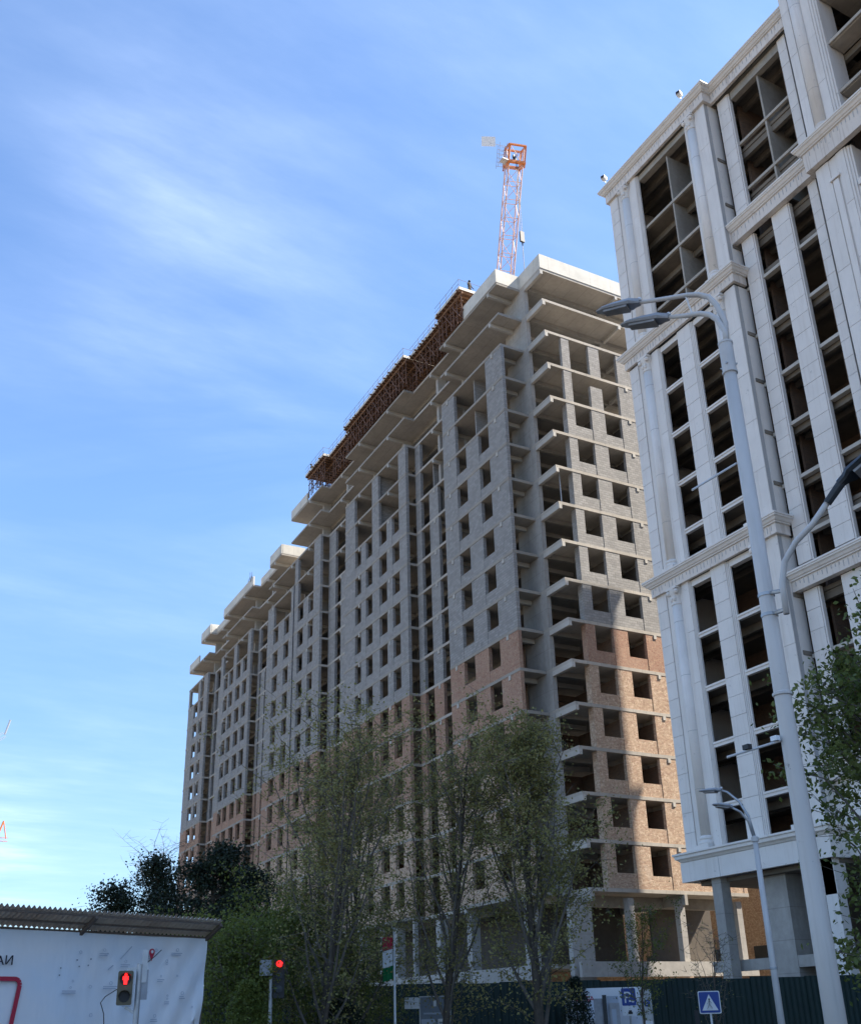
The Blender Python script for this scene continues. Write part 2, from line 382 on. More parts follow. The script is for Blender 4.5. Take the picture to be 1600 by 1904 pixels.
M['green'] = leaf('green_leaves', (0.075, 0.100, 0.018), (0.150, 0.170, 0.036))
M['deep'] = leaf('dark_needles', (0.010, 0.018, 0.011), (0.022, 0.034, 0.015), 0.1)
M['near'] = leaf('glossy_leaves', (0.065, 0.092, 0.018), (0.150, 0.175, 0.048))
M['bark'] = simple('bark', (0.085, 0.068, 0.052), 0.95, var=0.25, scale=8, bump=0.6)
M['twig'] = simple('twig_bark', (0.13, 0.11, 0.09), 0.95, var=0.2)

# ------------------------------------------------------------------ ground
MB().add([(-3000,-3000,-0.02),(3000,-3000,-0.02),(3000,3000,-0.02),(-3000,3000,-0.02)], [(0,1,2,3)]).build('ground', M['earth'], kind='structure')
MB().add([(-60,-14,0.0),(60,-14,0.0),(60,14,0.0),(-60,14,0.0)], [(0,1,2,3)]).build('road', M['asphalt'], kind='structure')
MB().box(-60, 60, 14, 21.5, -0.05, 0.13).build('pavement', M['paving'], kind='structure')

# ------------------------------------------------------------------ the unfinished tower block
T = empty('unfinished_tower_block', (39.85, 59.0, 0), 'unfinished grey and brick tower block with open floors behind the trees', 'building', rz=R(-0.5))
LV = [60.5 - 3.2 * i for i in range(17)]          # 60.5 ... 9.3
TH = 0.24
REC = [(10.45, 18.0), (32.8, 40.0), (57.9, 64.6), (78.2, 85.0)]
def outline(u0, u1, end):
    """front edge of a slab (v, u), recessed between the blocks"""
    p = []
    cuts = [u0]
    def vv(u): return 1.05 if any(a < u < b for a, b in REC) else 0.0
    ed = sorted([e for r in REC for e in r if u0 < e < u1]); ed = [u0] + ed + [u1]
    for a, b in zip(ed[:-1], ed[1:]):
        m = (a + b) / 2; p += [(vv(m), a), (vv(m), b)]
    return p
BACK = 16.35
def slab(z, u0, u1, endpart):
    p = outline(u0, u1, endpart)
    mb = MB()
    if endpart:
        front = [(2.35, -3.2), (2.35, 0.0)] + p
        # (order: along the front, then the far back)
        poly = [(BACK, -3.2)] + front + [(BACK, u1)]
    else:
        poly = [(BACK, u0)] + p + [(BACK, u1)]
    n = len(poly)
    vs = [(v, u, z - TH) for v, u in poly] + [(v, u, z) for v, u in poly]
    fs = [tuple(reversed(range(n))), tuple(range(n, 2 * n))] + [(i, (i + 1) % n, n + (i + 1) % n, n + i) for i in range(n)]
    mb.add(vs, fs)
    return mb.build('floor_slab', M['slab'], T)
for z in LV:
    if z > 55.0: u1 = 49.9
    elif z > 52: u1 = 49.0
    else: u1 = 95.5
    slab(z, 0.0, u1, True)
for z, a, b in ((57.3, 53.4, 90.0), (54.1, 49.02, 96.0)): slab(z, a, b, False)

BEAMU = [1.45, 9.35, 14.25, 21.9, 29.0, 36.35, 43.7, 49.4, 56.0, 61.5, 68.5, 76.0, 82.0, 88.0, 94.0]
def vfront(u): return 1.05 if any(a < u < b for a, b in REC) else 0.0
bxs = []; rear = []
for z in LV:
    for u in BEAMU:
        if z > 55 and u > 49.5: continue
        if z > 52 and u > 49: continue
        v = vfront(u)
        bxs.append((v - 0.035, v + 6.6, u - 0.13, u + 0.13, z - 0.60, z - TH - 0.002))
for z, a, b in ((57.3, 53.4, 90), (54.1, 49, 96)):
    for u in BEAMU:
        if a + 0.2 < u < b: bxs.append((vfront(u) - 0.035, 6.6, u - 0.13, u + 0.13, z - 0.60, z - TH - 0.002))
pieces('beam', bxs, M['light'], T, 295, 'far_beams')
# hooked ends of the beams, end facade edge beams and the longitudinal beams
eb = []
for z in LV[:-1]:
    eb.append((2.352, 2.62, -3.235, -0.72, z - 0.62, z - TH - 0.002))
    eb.append((10.25, 10.5, -3.235, 6.0, z - 0.55, z - TH - 0.002))
pieces('edge_beam', eb, M['light'], T)
pieces('inner_beam', [(2.72, BACK, -0.95, -0.70, z - 0.58, z - TH - 0.002) for z in LV[:-1]], M['concrete'], T)
lb = []
for z in LV:
    if z > 55: lb.append((2.72, 2.95, 3.1, 49.0, z - 0.62, z - TH - 0.002))
    elif z < 52: lb.append((2.72, 2.95, 3.1, 94.0, z - 0.62, z - TH - 0.002))
    else: lb.append((2.72, 2.95, 3.1, 48.8, z - 0.62, z - TH - 0.002))
pieces('long_beam', lb, M['concrete'], T)
# shear wall column on the corner, one lift per storey
cb = []
for z in LV[:-1]:
    cb.append((2.352, 2.715, -0.70, 2.6, z - 3.2, z - TH - 0.004))
pieces('corner_column', cb, M['column'], T)
# inner columns under the open storeys, near the recesses
cols = []
for z in LV:
    if z < 46: continue
    for u in BEAMU:
        if z > 52 and u > 49: continue
        if u < 2: continue
        cols.append((1.75, 2.7, u - 0.2, u + 0.2, z - 3.2, z - 0.604))
for u in BEAMU:
    if u > 53.6 and u < 90: cols.append((1.75, 2.7, u - 0.2, u + 0.2, 54.1, 57.3 - 0.604))
    if u > 49.2: cols.append((1.75, 2.7, u - 0.2, u + 0.2, 50.9, 54.1 - 0.604))
pieces('column', cols, M['column'], T)

def wallmat(ztop):
    if ztop > 28.6: return M['block']
    if ztop > 22.0: return M['brick']
    return M['pale']
# blocks: (openings between full height piers); sill height 0.95
BL = [
 dict(n=0, span=(0.0, 10.45), win=[(2.62, 4.30), (6.40, 8.15)], top=2, first=54.1, keep=[(0.0, 2.62), (8.15, 10.45)], keep2=[(0.0, 2.62), (8.15, 10.45)]),
 dict(n=1, span=(18.0, 32.75), win=[(19.63, 21.22), (22.42, 24.20), (25.85, 27.40), (28.60, 30.10)], top=2, first=54.1, keep=[(18.0, 19.63), (24.35, 25.85), (30.3, 32.75)], keep2=[(18.0, 19.63), (24.2, 25.85), (30.1, 32.75)]),
 dict(n=2, span=(39.98, 48.28), win=[(42.04, 43.58), (45.20, 47.0)], top=2, first=54.1, keep=[(39.98, 42.04), (47.2, 48.28)], keep2=[(39.98, 42.04), (47.0, 48.28)]),
 dict(n=3, span=(48.36, 57.9), win=[(50.0, 51.7), (53.8, 55.57)], top=1, first=50.9, keep=[(48.36, 49.4), (55.57, 57.9)], keep2=[]),
 dict(n=4, span=(64.6, 78.2), win=[(66.0, 67.76), (68.87, 70.76), (72.15, 73.9), (74.6, 76.4)], top=1, first=50.9, keep=[(64.6, 66.0), (70.76, 72.15), (77.0, 78.2)], keep2=[]),
 dict(n=5, span=(85.0, 95.4), win=[(87.0, 88.8), (90.05, 92.1)], top=1, first=50.9, keep=[(85.0, 87.0), (88.8, 90.05), (94.6, 95.4)], keep2=[]),
]
wz = 0.33
for b in BL:
    z = b['first']; row = 0
    while z > 9.4:
        mb = MB(); zt = z - TH - 0.003; zb = z - 3.2 + 0.003
        if row < b['top']:
            for a, c in (b['keep'] if row == 0 else b['keep2']): mb.box(0.03, wz, a, c, zb, zt)
        else:
            edges = [b['span'][0]] + [e for w in b['win'] for e in w] + [b['span'][1]]
            for i in range(0, len(edges), 2): mb.box(0.03, wz, edges[i], edges[i+1], zb, zt)
            for w in b['win']: mb.box(0.055, wz, w[0] + 0.011, w[1] - 0.011, zb, zb + 0.95 + random.choice([0, 0, 0, -.08, .07]))
        mb.build('block_wall' if z > 28.6 else 'brick_wall', wallmat(z), T)
        z -= 3.2; row += 1
# partitions showing behind the open storeys
for z0 in (50.9, 47.7):
    MB().box(0.5, 4.6, 5.25, 5.4, z0, z0 + 2.94).build('partition_wall', M['block'], T)
    MB().box(0.5, 4.6, 24.6, 24.75, z0, z0 + 2.94).build('partition_wall', M['block'], T)
    MB().box(1.5, 4.6, 15.0, 15.15, z0 - 3.2, z0 - 0.26).build('partition_wall', M['block'], T)
# recess walls between the blocks (v = 1.05)
RW = [ (10.5, [(13.56, 15.27, 47.7), (16.93, 17.98, 54.1)], 54.1), (32.8, [(34.74, 36.4, 47.7), (37.95, 39.95, 54.1)], 54.1),
       (57.9, [(61.58, 63.07, 44.5), (63.7, 64.58, 50.9)], 50.9), (78.2, [(81.0, 82.6, 47.7), (84.0, 84.98, 50.9)], 50.9)]
for u0, cs, ft in RW:
    z = ft
    while z > 9.4:
        mb = MB(); ok = False
        for a, c, zt in cs:
            if z <= zt + 0.01: mb.box(1.08, 1.38, a, c, z - 3.197, z - TH - 0.003); ok = True
        if ok: mb.build('recess_pier', wallmat(z), T)
        z -= 3.2
# end facade
row = 0; z = 54.1
while z > 9.4:
    mb = MB(); zt = z - TH - 0.003; zb = z - 3.197
    u0, u1 = -3.17, -2.87
    if row == 0: ps = [(3.93, 4.72), (6.69, 7.78), (9.6, 11.4), (13.2, 14.6)]
    elif row == 1: ps = [(3.93, 4.72), (9.55, 11.4), (13.2, 14.6)]; mb.box(6.55, 7.75, u0, u1, zb, zb + 2.1)
    else: ps = [(3.93, 4.74), (6.42, 7.78), (9.50, 11.4), (13.1, 14.5), (16.0, 16.34)]
    for a, c in ps: mb.box(a, c, u0, u1, zb, zt)
    if row >= 2:
        for a, c in ((4.741, 6.419), (7.781, 9.499), (11.401, 13.099), (14.501, 15.999)): mb.box(a + .012, c - .012, u0 + .03, u1, zb, zb + 0.98 + random.choice([0, 0, -.07, .05]))
        mb.box(3.93, 4.12, u1, u1 + .3, zb, zt)
    mb.build('block_wall' if z > 28.6 else 'brick_wall', M['pale'] if z < 25.5 else wallmat(z), T)
    if z < 28.6:      # brick infill at the back of the little side loggia, with a window hole
        q = MB(); q.box(0.34, 1.0, 2.7, 2.95, zb, zt); q.box(1.75, 2.34, 2.7, 2.95, zb, zt); q.box(1.0, 1.75, 2.7, 2.95, zb, zb + 0.9)
        q.box(1.0, 1.75, 2.7, 2.95, zb + 2.3, zt)
        q.build('brick_wall', M['pale'] if z < 22 else M['brick'], T)
    if z < 48.0:
        mt = M['room_shade'] if z > 28.6 else M['inner']
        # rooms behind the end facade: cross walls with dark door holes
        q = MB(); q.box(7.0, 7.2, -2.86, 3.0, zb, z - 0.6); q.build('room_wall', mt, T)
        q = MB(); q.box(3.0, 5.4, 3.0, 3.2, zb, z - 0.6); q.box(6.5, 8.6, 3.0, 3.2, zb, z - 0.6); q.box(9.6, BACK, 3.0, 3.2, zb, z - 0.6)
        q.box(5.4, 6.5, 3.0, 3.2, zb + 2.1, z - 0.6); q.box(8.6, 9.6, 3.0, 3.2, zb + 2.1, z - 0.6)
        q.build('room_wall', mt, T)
        q = MB(); q.box(10.0, 10.2, -2.86, 3.0, zb, z - 0.6); q.build('room_wall', mt, T)
    z -= 3.2; row += 1
# core walls inside, one per storey
z = 54.1
while z > 9.4:
    q = MB(); e = 47.0 if z > 52 else 86.0
    q.box(6.7, 6.9, 3.3, e, z - 3.19, z - 0.61)
    for u in BEAMU:
        if 9 < u < e and z < 50: q.box(2.96, 6.69, u - 0.1, u + 0.1, z - 3.19, z - 0.61)
    q.build('core_wall', M['room_shade'] if z > 28.6 else M['inner'], T)
    z -= 3.2
q = MB()
z = 50.9
while z > 9.4:
    q.box(0.34, .5, 95.1, 95.3, z - 3.19, z - TH - 0.003); q.box(2.3, 6.6, 95.1, 95.3, z - 3.19, z - TH - 0.003)
    q.box(.5, 2.3, 95.1, 95.3, z - 3.19, z - 2.3); q.box(1.4, 6.69, 86.3, 86.5, z - 3.19, z - TH - 0.003); z -= 3.2
q.build('far_end_wall', M['block'], T)
# parapets
q = MB(); q.box(2.35, BACK, -3.25, -3.02, 60.502, 61.95); q.box(2.35, 2.58, -3.019, -0.02, 60.502, 61.95); q.build('parapet', M['parapet'], T)
q = MB(); q.box(-0.05, 0.18, -0.02, 5.7, 60.502, 61.9); q.box(0.181, 2.58, -0.019, 0.2, 60.502, 61.9); q.build('parapet', M['parapet'], T)
q = MB(); q.box(-0.05, 0.15, 44.6, 49.9, 60.502, 61.7); q.box(-0.05, 2.0, 49.9, 50.05, 60.3, 61.7); q.build('parapet', M['parapet'], T)
q = MB(); q.box(-0.05, 0.15, 53.4, 57.8, 57.302, 58.6); q.box(0.151, 3.2, 53.38, 53.55, 57.302, 58.6); q.build('parapet', M['parapet'], T)
q = MB(); q.box(1.0, 1.2, 57.9, 64.5, 57.302, 58.3); q.build('parapet', M['parapet'], T)
q = MB(); q.box(-0.05, 0.15, 64.6, 78.2, 57.302, 58.55); q.build('parapet', M['parapet'], T)
q = MB(); q.box(1.0, 1.2, 78.25, 84.9, 57.302, 58.3); q.build('parapet', M['parapet'], T)
q = MB(); q.box(-0.05, 0.15, 85.0, 90.0, 57.302, 58.7); q.box(0.151, 2.4, 84.98, 85.15, 57.302, 58.7); q.build('parapet', M['parapet'], T)
q = MB(); q.box(-0.05, 0.15, 90.5, 96.0, 54.102, 55.3); q.build('parapet', M['parapet'], T)
# expansion joint pipe down the long facade
MB().box(-0.06, 0.06, 48.285, 48.355, 9.0, 50.8).build('downpipe', M['black'], T)
# podium: columns, edge beam
pc = []
for u in BEAMU: pc.append((0.25, 1.0, u - 0.35, u + 0.35, 4.65, 9.3 - 0.604))
for u in (18.3, 24.6, 32.4, 40.3): pc.append((0.15, 0.5, u - 0.15, u + 0.15, 4.65, 9.05))
for v in (5.6, 10.0, 15.3): pc.append((v, v + 0.5, -2.9, -2.4, 4.65, 9.3 - 0.56))
pc.append((1.2, 2.9, -2.4, -1.9, 0.0, 9.3 - 0.62))
pieces('podium_column', pc, M['column'], T)
q = MB(); q.box(0.0, 0.3, 0, 95, 3.7, 4.65); q.build('podium_beam', M['column'], T)
q = MB(); q.box(1.2, BACK, -3.2, -2.9, 3.72, 4.66); q.build('podium_beam', M['column'], T)
q = MB(); q.box(0.301, BACK, -0.5, 95, 4.35, 4.63); q.build('floor_slab', M['slab'], T)
q = MB(); q.box(2.352, 2.62, -3.235, -0.72, 8.42, 9.05); q.box(10.25, 10.5, -3.3, 6, 8.35, 9.05); q.box(2.72, BACK, -0.95, -0.7, 8.3, 9.05); q.build('podium_beam', M['concrete'], T)
q = MB(); q.box(10.6, BACK, 1.0, 1.2, 4.64, 9.0); q.box(2.9, 10.5, 4.0, 4.2, 4.64, 9.0); q.box(5.0, 5.2, 4.3, 92, 4.64, 9.0); q.build('podium_wall', M['room_shade'], T)
q = MB(); q.box(1.0, BACK, 3.6, 3.9, 0, 4.3); q.box(3.0, 3.2, 4, 95, 0, 4.3); q.build('podium_wall', M['pale'], T)
# steel props standing on one balcony
for vv in (3.0, 3.4):
    MB().bar((vv, -2.7 + (vv-3)*1.2, 38.1), (vv, -2.7 + (vv-3)*1.2, 41.3 - TH), 0.03, n=6).build('prop', M['galv'], T)

# ------------------------------------------------------------------ formwork decks on the roof
def formwork(segs, label, z0=60.5, z1=63.55):
    F = empty('formwork_deck', (39.85, 59, 0), label, 'formwork', 'timber formwork decks on rusty props on the tower roof', rz=R(-0.5))
    props = []; joists = []
    for (u0, u1, v0) in segs:
        MB().box(v0, 7.0, u0, u1, z1, z1 + 0.09).build('deck_board', M['ply'], F)
        q = MB(); q.box(v0 - 0.01, v0 + 0.04, u0, u1, z1 + 0.02, z1 + 0.32); q.box(v0 + 0.041, 7.0, u0 - 0.005, u0 + 0.05, z1 + 0.02, z1 + 0.32)
        q.build('edge_board', M['edge'], F)
        u = u0 + 0.2
        while u < u1:
            joists.append((v0 + 0.02 - random.choice([0, 0, .1, .22, .35]), 6.9, u - 0.05, u + 0.05, z1 - 0.14, z1 - 0.002)); u += 0.55
        for vv in np.arange(v0 + 0.35, 6.5, 1.25):
            joists.append((vv - 0.06, vv + 0.06, u0 + 0.02, u1 - 0.02, z1 - 0.32, z1 - 0.142))
        u = u0 + 0.25
        while u < u1 - 0.1:
            for k, vv in enumerate(np.arange(v0 + 0.35, 6.5, 1.25)):
                props.append((vv + random.uniform(-.04, .04), u + random.uniform(-.12, .12)))
            u += 0.72
    me = MB().bar((0, 0, 0), (0, 0, z1 - z0 - 0.33), 0.045, n=6).add(*(lambda m: (m.v, m.f))(MB().bar((0, 0, 0), (0, 0, 1.6), 0.06, n=6))).mesh('prop', M['rust'])
    props.sort(key=lambda p: p[0] * 3 + p[1])
    for v, u in props[:290]:
        o = bpy.data.objects.new('prop', me); COL.objects.link(o); o.parent = F; o.location = (v, u, z0 + 0.002)
    if len(props) > 290:
        q = MB()
        for v, u in props[290:]: q.bar((v, u, z0), (v, u, z1 - 0.33), 0.045, n=5)
        q.build('far_props', M['rust'], F, kind='stuff')
    pieces('joist', joists, M['timber'], F, 290)
    q = MB()
    for (u0, u1, v0) in segs:
        for hz_ in (z0 + 1.0, z0 + 1.95):
            for vv in np.arange(v0 + 0.35, 4.5, 1.25): q.beam((vv + .06, u0 + .1, hz_), (vv + .06, u1 - .1, hz_), 0.06, 0.10)
        u = u0 + 0.4
        while u < u1 - 1.6:
            q.beam((v0 + 0.3, u, z0 + 0.3), (v0 + 0.3, u + 1.6, z1 - 0.5), 0.05, 0.09)
            q.beam((v0 + 0.3, u, z0 + 1.1), (5.5, u + random.uniform(-.2, .2), z0 + 1.1 + random.uniform(-.3, .3)), 0.05, 0.09)
            q.beam((v0 + 0.3, u + .8, z0 + 2.1), (5.5, u + .8, z0 + 2.1 + random.uniform(-.3, .3)), 0.05, 0.09)
            u += 1.5
    q.build('brace', M['rust'], F)
    # thin guard rail and rebar starter bars
    q = MB()
    for (u0, u1, v0) in segs:
        for h in (0.6, 1.1): q.bar((v0 - 0.02, u0, z1 + h), (v0 - 0.02, u1, z1 + h), 0.016, n=4)
        q.bar((v0, u0, z1 + 1.1), (3.5, u0, z1 + 1.1), 0.016, n=4)
        u = u0
        while u <= u1:
            q.bar((v0 - 0.02, u, z1), (v0 - 0.02, u, z1 + 1.15), 0.018, n=4); u += 1.2
        for k in range(int((u1 - u0) * 1.2)):
            uu = random.uniform(u0, u1); vv = v0 + random.uniform(0.05, 0.5); q.bar((vv, uu, z1), (vv, uu + random.uniform(-.04, .04), z1 + random.uniform(0.4, 1.2)), 0.012, n=3)
    q.build('guard_rail', M['steelbrown'], F)
    return F
formwork([(5.4, 10.1, -0.55), (10.13, 16.9, 0.15)], 'formwork deck on rusty props above the nearest block, behind the white parapet')
formwork([(16.95, 32.2, -0.55), (32.23, 38.3, 0.2)], 'longest formwork deck on rusty props, in the middle of the roof')
formwork([(38.35, 44.2, -0.5)], 'short formwork deck at the low far end of the tower roof')
# rebar bundle standing on the far roof
q = MB()
for k in range(26):
    a = random.uniform(0, 3); b = random.uniform(-.25, .25); q.bar((40.5 + a * .2, 124.6 + a, 57.3), (40.4 + a * .2 + b, 124.5 + a + b, 57.3 + random.uniform(1.0, 2.6)), 0.03, n=4)
tag(q.build('rebar_bundle', M['black']), 'dark tangle of rebar standing on the lower far roof', 'rebar')

# ------------------------------------------------------------------ people on the roof
def person(loc, rz, pose, label, s=1.0):
    P = empty('person', loc, label, 'person', rz=rz)
    me = bpy.data.meshes.new('body')
    J = [(0,0,.95),(0,0,1.2),(0,0,1.42),(0,0,1.52),(0,.02,1.66),          # pelvis, waist, chest, neck, head
         (.10,0,.90),(.13,.02,.50),(.14,0,.08),(.14,.12,.04),             # leg
         (-.10,0,.90),(-.14,.05,.50),(-.17,-.02,.08),(-.17,.10,.04),
         (.19,0,1.40),(.30,.02,1.15),(.24,.16,1.0),(.22,.20,.93),
         (-.19,0,1.40),(-.34,.0,1.20),(-.46,.10,1.02),(-.50,.13,.96)]
    if pose == 'bend':
        J = [(x, y + max(0, z - .95) * .7, z - max(0, z - .95) * .35) for x, y, z in J]
    E = [(0,1),(1,2),(2,3),(3,4),(0,5),(5,6),(6,7),(7,8),(0,9),(9,10),(10,11),(11,12),(2,13),(13,14),(14,15),(15,16),(2,17),(17,18),(18,19),(19,20)]
    rad = [.15,.14,.16,.065,.105,.10,.07,.05,.045,.10,.07,.05,.045,.065,.048,.04,.04,.065,.048,.04,.04]
    me.from_pydata(J, E, []); me.materials.append(M['cloth'])
    o = bpy.data.objects.new('body', me); COL.objects.link(o); o.parent = P
    sk = o.modifiers.new('skin', 'SKIN'); o.modifiers.new('sub', 'SUBSURF').levels = 1; o.modifiers[-1].render_levels = 1
    for i, v in enumerate(me.skin_vertices[0].data): v.radius = (rad[i], rad[i]); v.use_root = (i == 0)
    hx, hy, hz_ = J[4]
    MB().lathe([(.001, hz_+.13),(.09, hz_+.10),(.125, hz_+.03),(.13, hz_+.0),(.10,hz_-.005)][::-1], hx, hy, 10).build('helmet', M['black'], P, True)
    return P
person((40.8, 64.9, 63.65), R(200), 'stand', 'worker in dark clothes standing on the nearest formwork deck')
person((40.6, 102.7, 63.65), R(120), 'bend', 'worker leaning over at the far low end of the roof')

# ------------------------------------------------------------------ luffing crane
CR = empty('luffing_crane', (60.9, 94.0, 0), 'tall orange luffing crane rising behind the tower roof', 'crane')
def lattice(mb, a, b, w, step):
    a = Vector(a); b = Vector(b); d = (b - a); L = d.length; d.normalize()
    x = d.cross(Vector((0, 0, 1)));
    if x.length < 0.01: x = Vector((1, 0, 0))
    x.normalize(); y = d.cross(x).normalized()
    cs = [(x + y) * w / 2, (x - y) * w / 2, (-x - y) * w / 2, (y - x) * w / 2]
    for c in cs: mb.bar(a + c, b + c, 0.085, n=5)
    n = int(L / step)
    for i in range(n):
        p = a + d * (L * i / n); q = a + d * (L * (i + 1) / n)
        for k in range(4):
            c0, c1 = cs[k], cs[(k + 1) % 4]
            mb.bar(p + c0, p + c1, 0.045, n=4)
            if i % 2: mb.bar(p + c0, q + c1, 0.04, n=4)
            else: mb.bar(p + c1, q + c0, 0.04, n=4)
tip = Vector((55.9 - 60.9, 76.8 - 94.0, 100.2)); piv = Vector((0, 0, 66.0))
q = MB(); lattice(q, (0, 0, 0), (0, 0, 64), 2.0, 2.4); q.build('mast', M['cranepale'], CR)
q = MB(); lattice(q, piv, tip, 1.75, 2.1); q.build('jib', M['cranepale'], CR)
d = (tip - piv).normalized(); sx = d.cross(Vector((0, 0, 1))).normalized(); sy = d.cross(sx); LS = 1.0
q = MB()
for k in (0.0, 2.0):
    c = tip - d * k
    for a, b in (((1,1),(1,-1)),((1,-1),(-1,-1)),((-1,-1),(-1,1)),((-1,1),(1,1))):
        q.beam(c + sx*a[0]*1.05 + sy*a[1]*1.05, c + sx*b[0]*1.05 + sy*b[1]*1.05, 0.3 if k else 0.2, 0.3 if k else 0.2)
for a in ((1,1),(1,-1),(-1,-1),(-1,1)): q.beam(tip + sx*a[0]*1.05 + sy*a[1]*1.05, tip - d*2.6 + sx*a[0]*1.05 + sy*a[1]*1.05, 0.16, 0.16)
q.build('jib_head', M['orange'], CR)
q = MB()
for s_ in (-1, 1):
    for k in range(5): q.bar(tip + sx*LS*1.2 + sy*s_*.5 - d*(0.3+k*.5), tip + sx*LS*2.1 + sy*s_*.5 - d*(0.3+k*.5), 0.03, n=4)
    for e in (LS*1.2, LS*2.1): q.bar(tip + sx*e + sy*s_*.5 + d*.3, tip + sx*e + sy*s_*.5 - d*2.6, 0.03, n=4)
q.box(tip.x-.4+LS*sx.x*1.6, tip.x+.4+LS*sx.x*1.6, tip.y-.4+LS*sx.y*1.6, tip.y+.4+LS*sx.y*1.6, tip.z-2.4, tip.z-2.3)
q.build('ladder_cage', M['galv'], CR)
q = MB(); q.lathe([(.35,-.12),(.42,-.1),(.42,.1),(.35,.12)], 0, 0, 14); sh = q.build('sheave', M['black'], CR); sh.location = tip - d*1.2; sh.rotation_euler = (R(90), 0, R(30))
bp = MB().box(-.85, .85, -.03, .03, -.6, .6).build('warning_board', M['white'], CR); bp.location = tip + sx*LS*3.4 + Vector((0,0,0.4)); bp.rotation_euler = (R(20), 0, R(-25))
MB().bar(tip + sx*LS*3.2 + Vector((0,0,.2)), tip + sx*LS*1.0, 0.03, n=4).build('board_arm', M['galv'], CR)
q = MB(); q.bar(tip + Vector((.1,0,-.5)), tip + Vector((.1,0,-13.2)), 0.03, n=4); q.bar(tip + Vector((-.1,0,-.5)), tip + Vector((-.1,0,-13.2)), 0.03, n=4)
q.bar(tip + Vector((0,0,-15.2)), tip + Vector((0,.0,-19.5)), 0.04, n=4); q.build('hoist_rope', M['black'], CR)
q = MB(); q.box(tip.x-.28, tip.x+.28, tip.y-.12, tip.y+.12, tip.z-14.6, tip.z-13.1); q.bar(tip+Vector((0,0,-14.6)), tip+Vector((0,0,-15.2)), .12, .05); q.build('hook_block', M['black'], CR)

# far cranes at the left edge
FC = empty('distant_crane', (50, 558, 0), 'pale blue-white jib end of a distant crane, upper one at the left edge', 'crane', 'distant cranes')
q = MB(); lattice(q, (-60, 20, 96), (1.6, 0, 144), 2.4, 4); q.build('jib', M['white'], FC)
q = MB(); q.bar((1.6, 0, 144), (3.4, 0, 152), 0.5); q.build('jib_tip', M['galv'], FC)
q = MB(); lattice(q, (-60, 20, 0), (-60, 20, 96), 3.0, 8); q.build('mast', M['white'], FC)
FC2 = empty('distant_crane', (60, 636, 0), 'orange crane cab just showing at the left edge, the lower distant crane', 'crane', 'distant cranes')
q = MB(); lattice(q, (0, 0, 0), (0, 0, 102), 3.0, 8); q.build('mast', M['orange'], FC2)
q = MB(); lattice(q, (-25, 0, 102.5), (8, 0, 102.5), 2.0, 4); q.bar((2, 0, 103), (4.6, 0, 113), .5); q.bar((4.6, 0, 113), (7, 0, 103), .3); q.build('jib', M['orange'], FC2)

# ------------------------------------------------------------------ the white clad building
W = empty('white_clad_building', (41.0, 22.95, 0), 'pale stone clad building with classical cornices, pilasters and empty window openings', 'building')
WX, WY = 41.0, 22.95
def wb(mb, x0, x1, y0, y1, z0, z1): return mb.box(x0 - WX, x1 - WX, y0 - WY, y1 - WY, z0, z1)
MIR = lambda y: 2 * WY - y
PAN = []; FARPAN = []
def strip(y0, y1, x, z0, z1, step, mirror=True):
    """a pilaster or pier clad in stone panels with open joints"""
    q = MB(); wb(q, x + 0.03, x + 0.34, y0 + 0.012, y1 - 0.012, z0, z1); q.build('pier', M['joint'], W)
    n = max(1, round((z1 - z0) / step)); h = (z1 - z0) / n
    for i in range(n):
        jx = random.uniform(-0.004, 0.004)
        PAN.append((x + jx - WX, x + 0.05 - WX, y0 - WY, y1 - WY, z0 + i * h + 0.012, z0 + (i + 1) * h - 0.012))
        if mirror: FARPAN.append((x - WX, x + 0.34 - WX, MIR(y1) - WY, MIR(y0) - WY, z0 + i * h + 0.01, z0 + (i + 1) * h - 0.01))
def both(mb, x0, x1, y0, y1, z0, z1):
    wb(mb, x0, x1, y0, y1, z0, z1); wb(mb, x0, x1, MIR(y1), MIR(y0), z0, z1)
def halfcol(cy, x, r, z0, z1):
    """engaged column with base and capital, drum joints every 3.4 m"""
    for yy, real in ((cy, True), (MIR(cy), False)):
        q = MB(); cx = x - WX; c = yy - WY
        q.lathe([(r, z0 + 0.78), (r, z1 - 1.15)], cx, c, 24); o = q.build('column_shaft', M['stone'], W, True)
        q = MB(); q.box(cx - r*1.42, cx + 0.2, c - r*1.42, c + r*1.42, z0 + 0.01, z0 + 0.28)
        q.lathe([(r*1.32, z0+.28),(r*1.38,z0+.36),(r*1.3,z0+.46),(r*1.12,z0+.50),(r*1.12,z0+.56),(r*1.22,z0+.62),(r*1.18,z0+.70),(r*1.0,z0+.78)], cx, c, 24)
        q.build('column_base', M['stone'], W)
        q = MB(); q.lathe([(r*1.0,z1-1.16),(r*1.1,z1-1.14),(r*1.1,z1-1.08),(r*.98,z1-1.04),(r*1.02,z1-.6),(r*1.2,z1-.38),(r*1.32,z1-.22),(r*1.3,z1-.16)], cx, c, 20)
        q.box(cx - r*1.3, cx + 0.1, c - r*1.3, c + r*1.3, z1 - 0.16, z1 - 0.01)
        for s_ in (-1, 1):
            q.lathe([(.001, z1-.5),(.10, z1-.47),(.15,z1-.36),(.14,z1-.26),(.08,z1-.19)], cx - r*1.0, c + s_*r*0.95, 10)
            q.lathe([(.001, z1-.95),(.07, z1-.9),(.11,z1-.75),(.06,z1-.6)], cx - r*.95, c + s_*r*0.35, 8)
        q.build('capital', M['stone'], W)
        if real:
            q = MB(); z = z0 + 3.4
            while z < z1 - 1.4:
                q.lathe([(r - .03, z - .012), (r + .004, z - .012), (r + .004, z + .012), (r - .03, z + .012)], cx, c, 24); z += 3.4
            q.build('drum_joint', M['joint'], W)
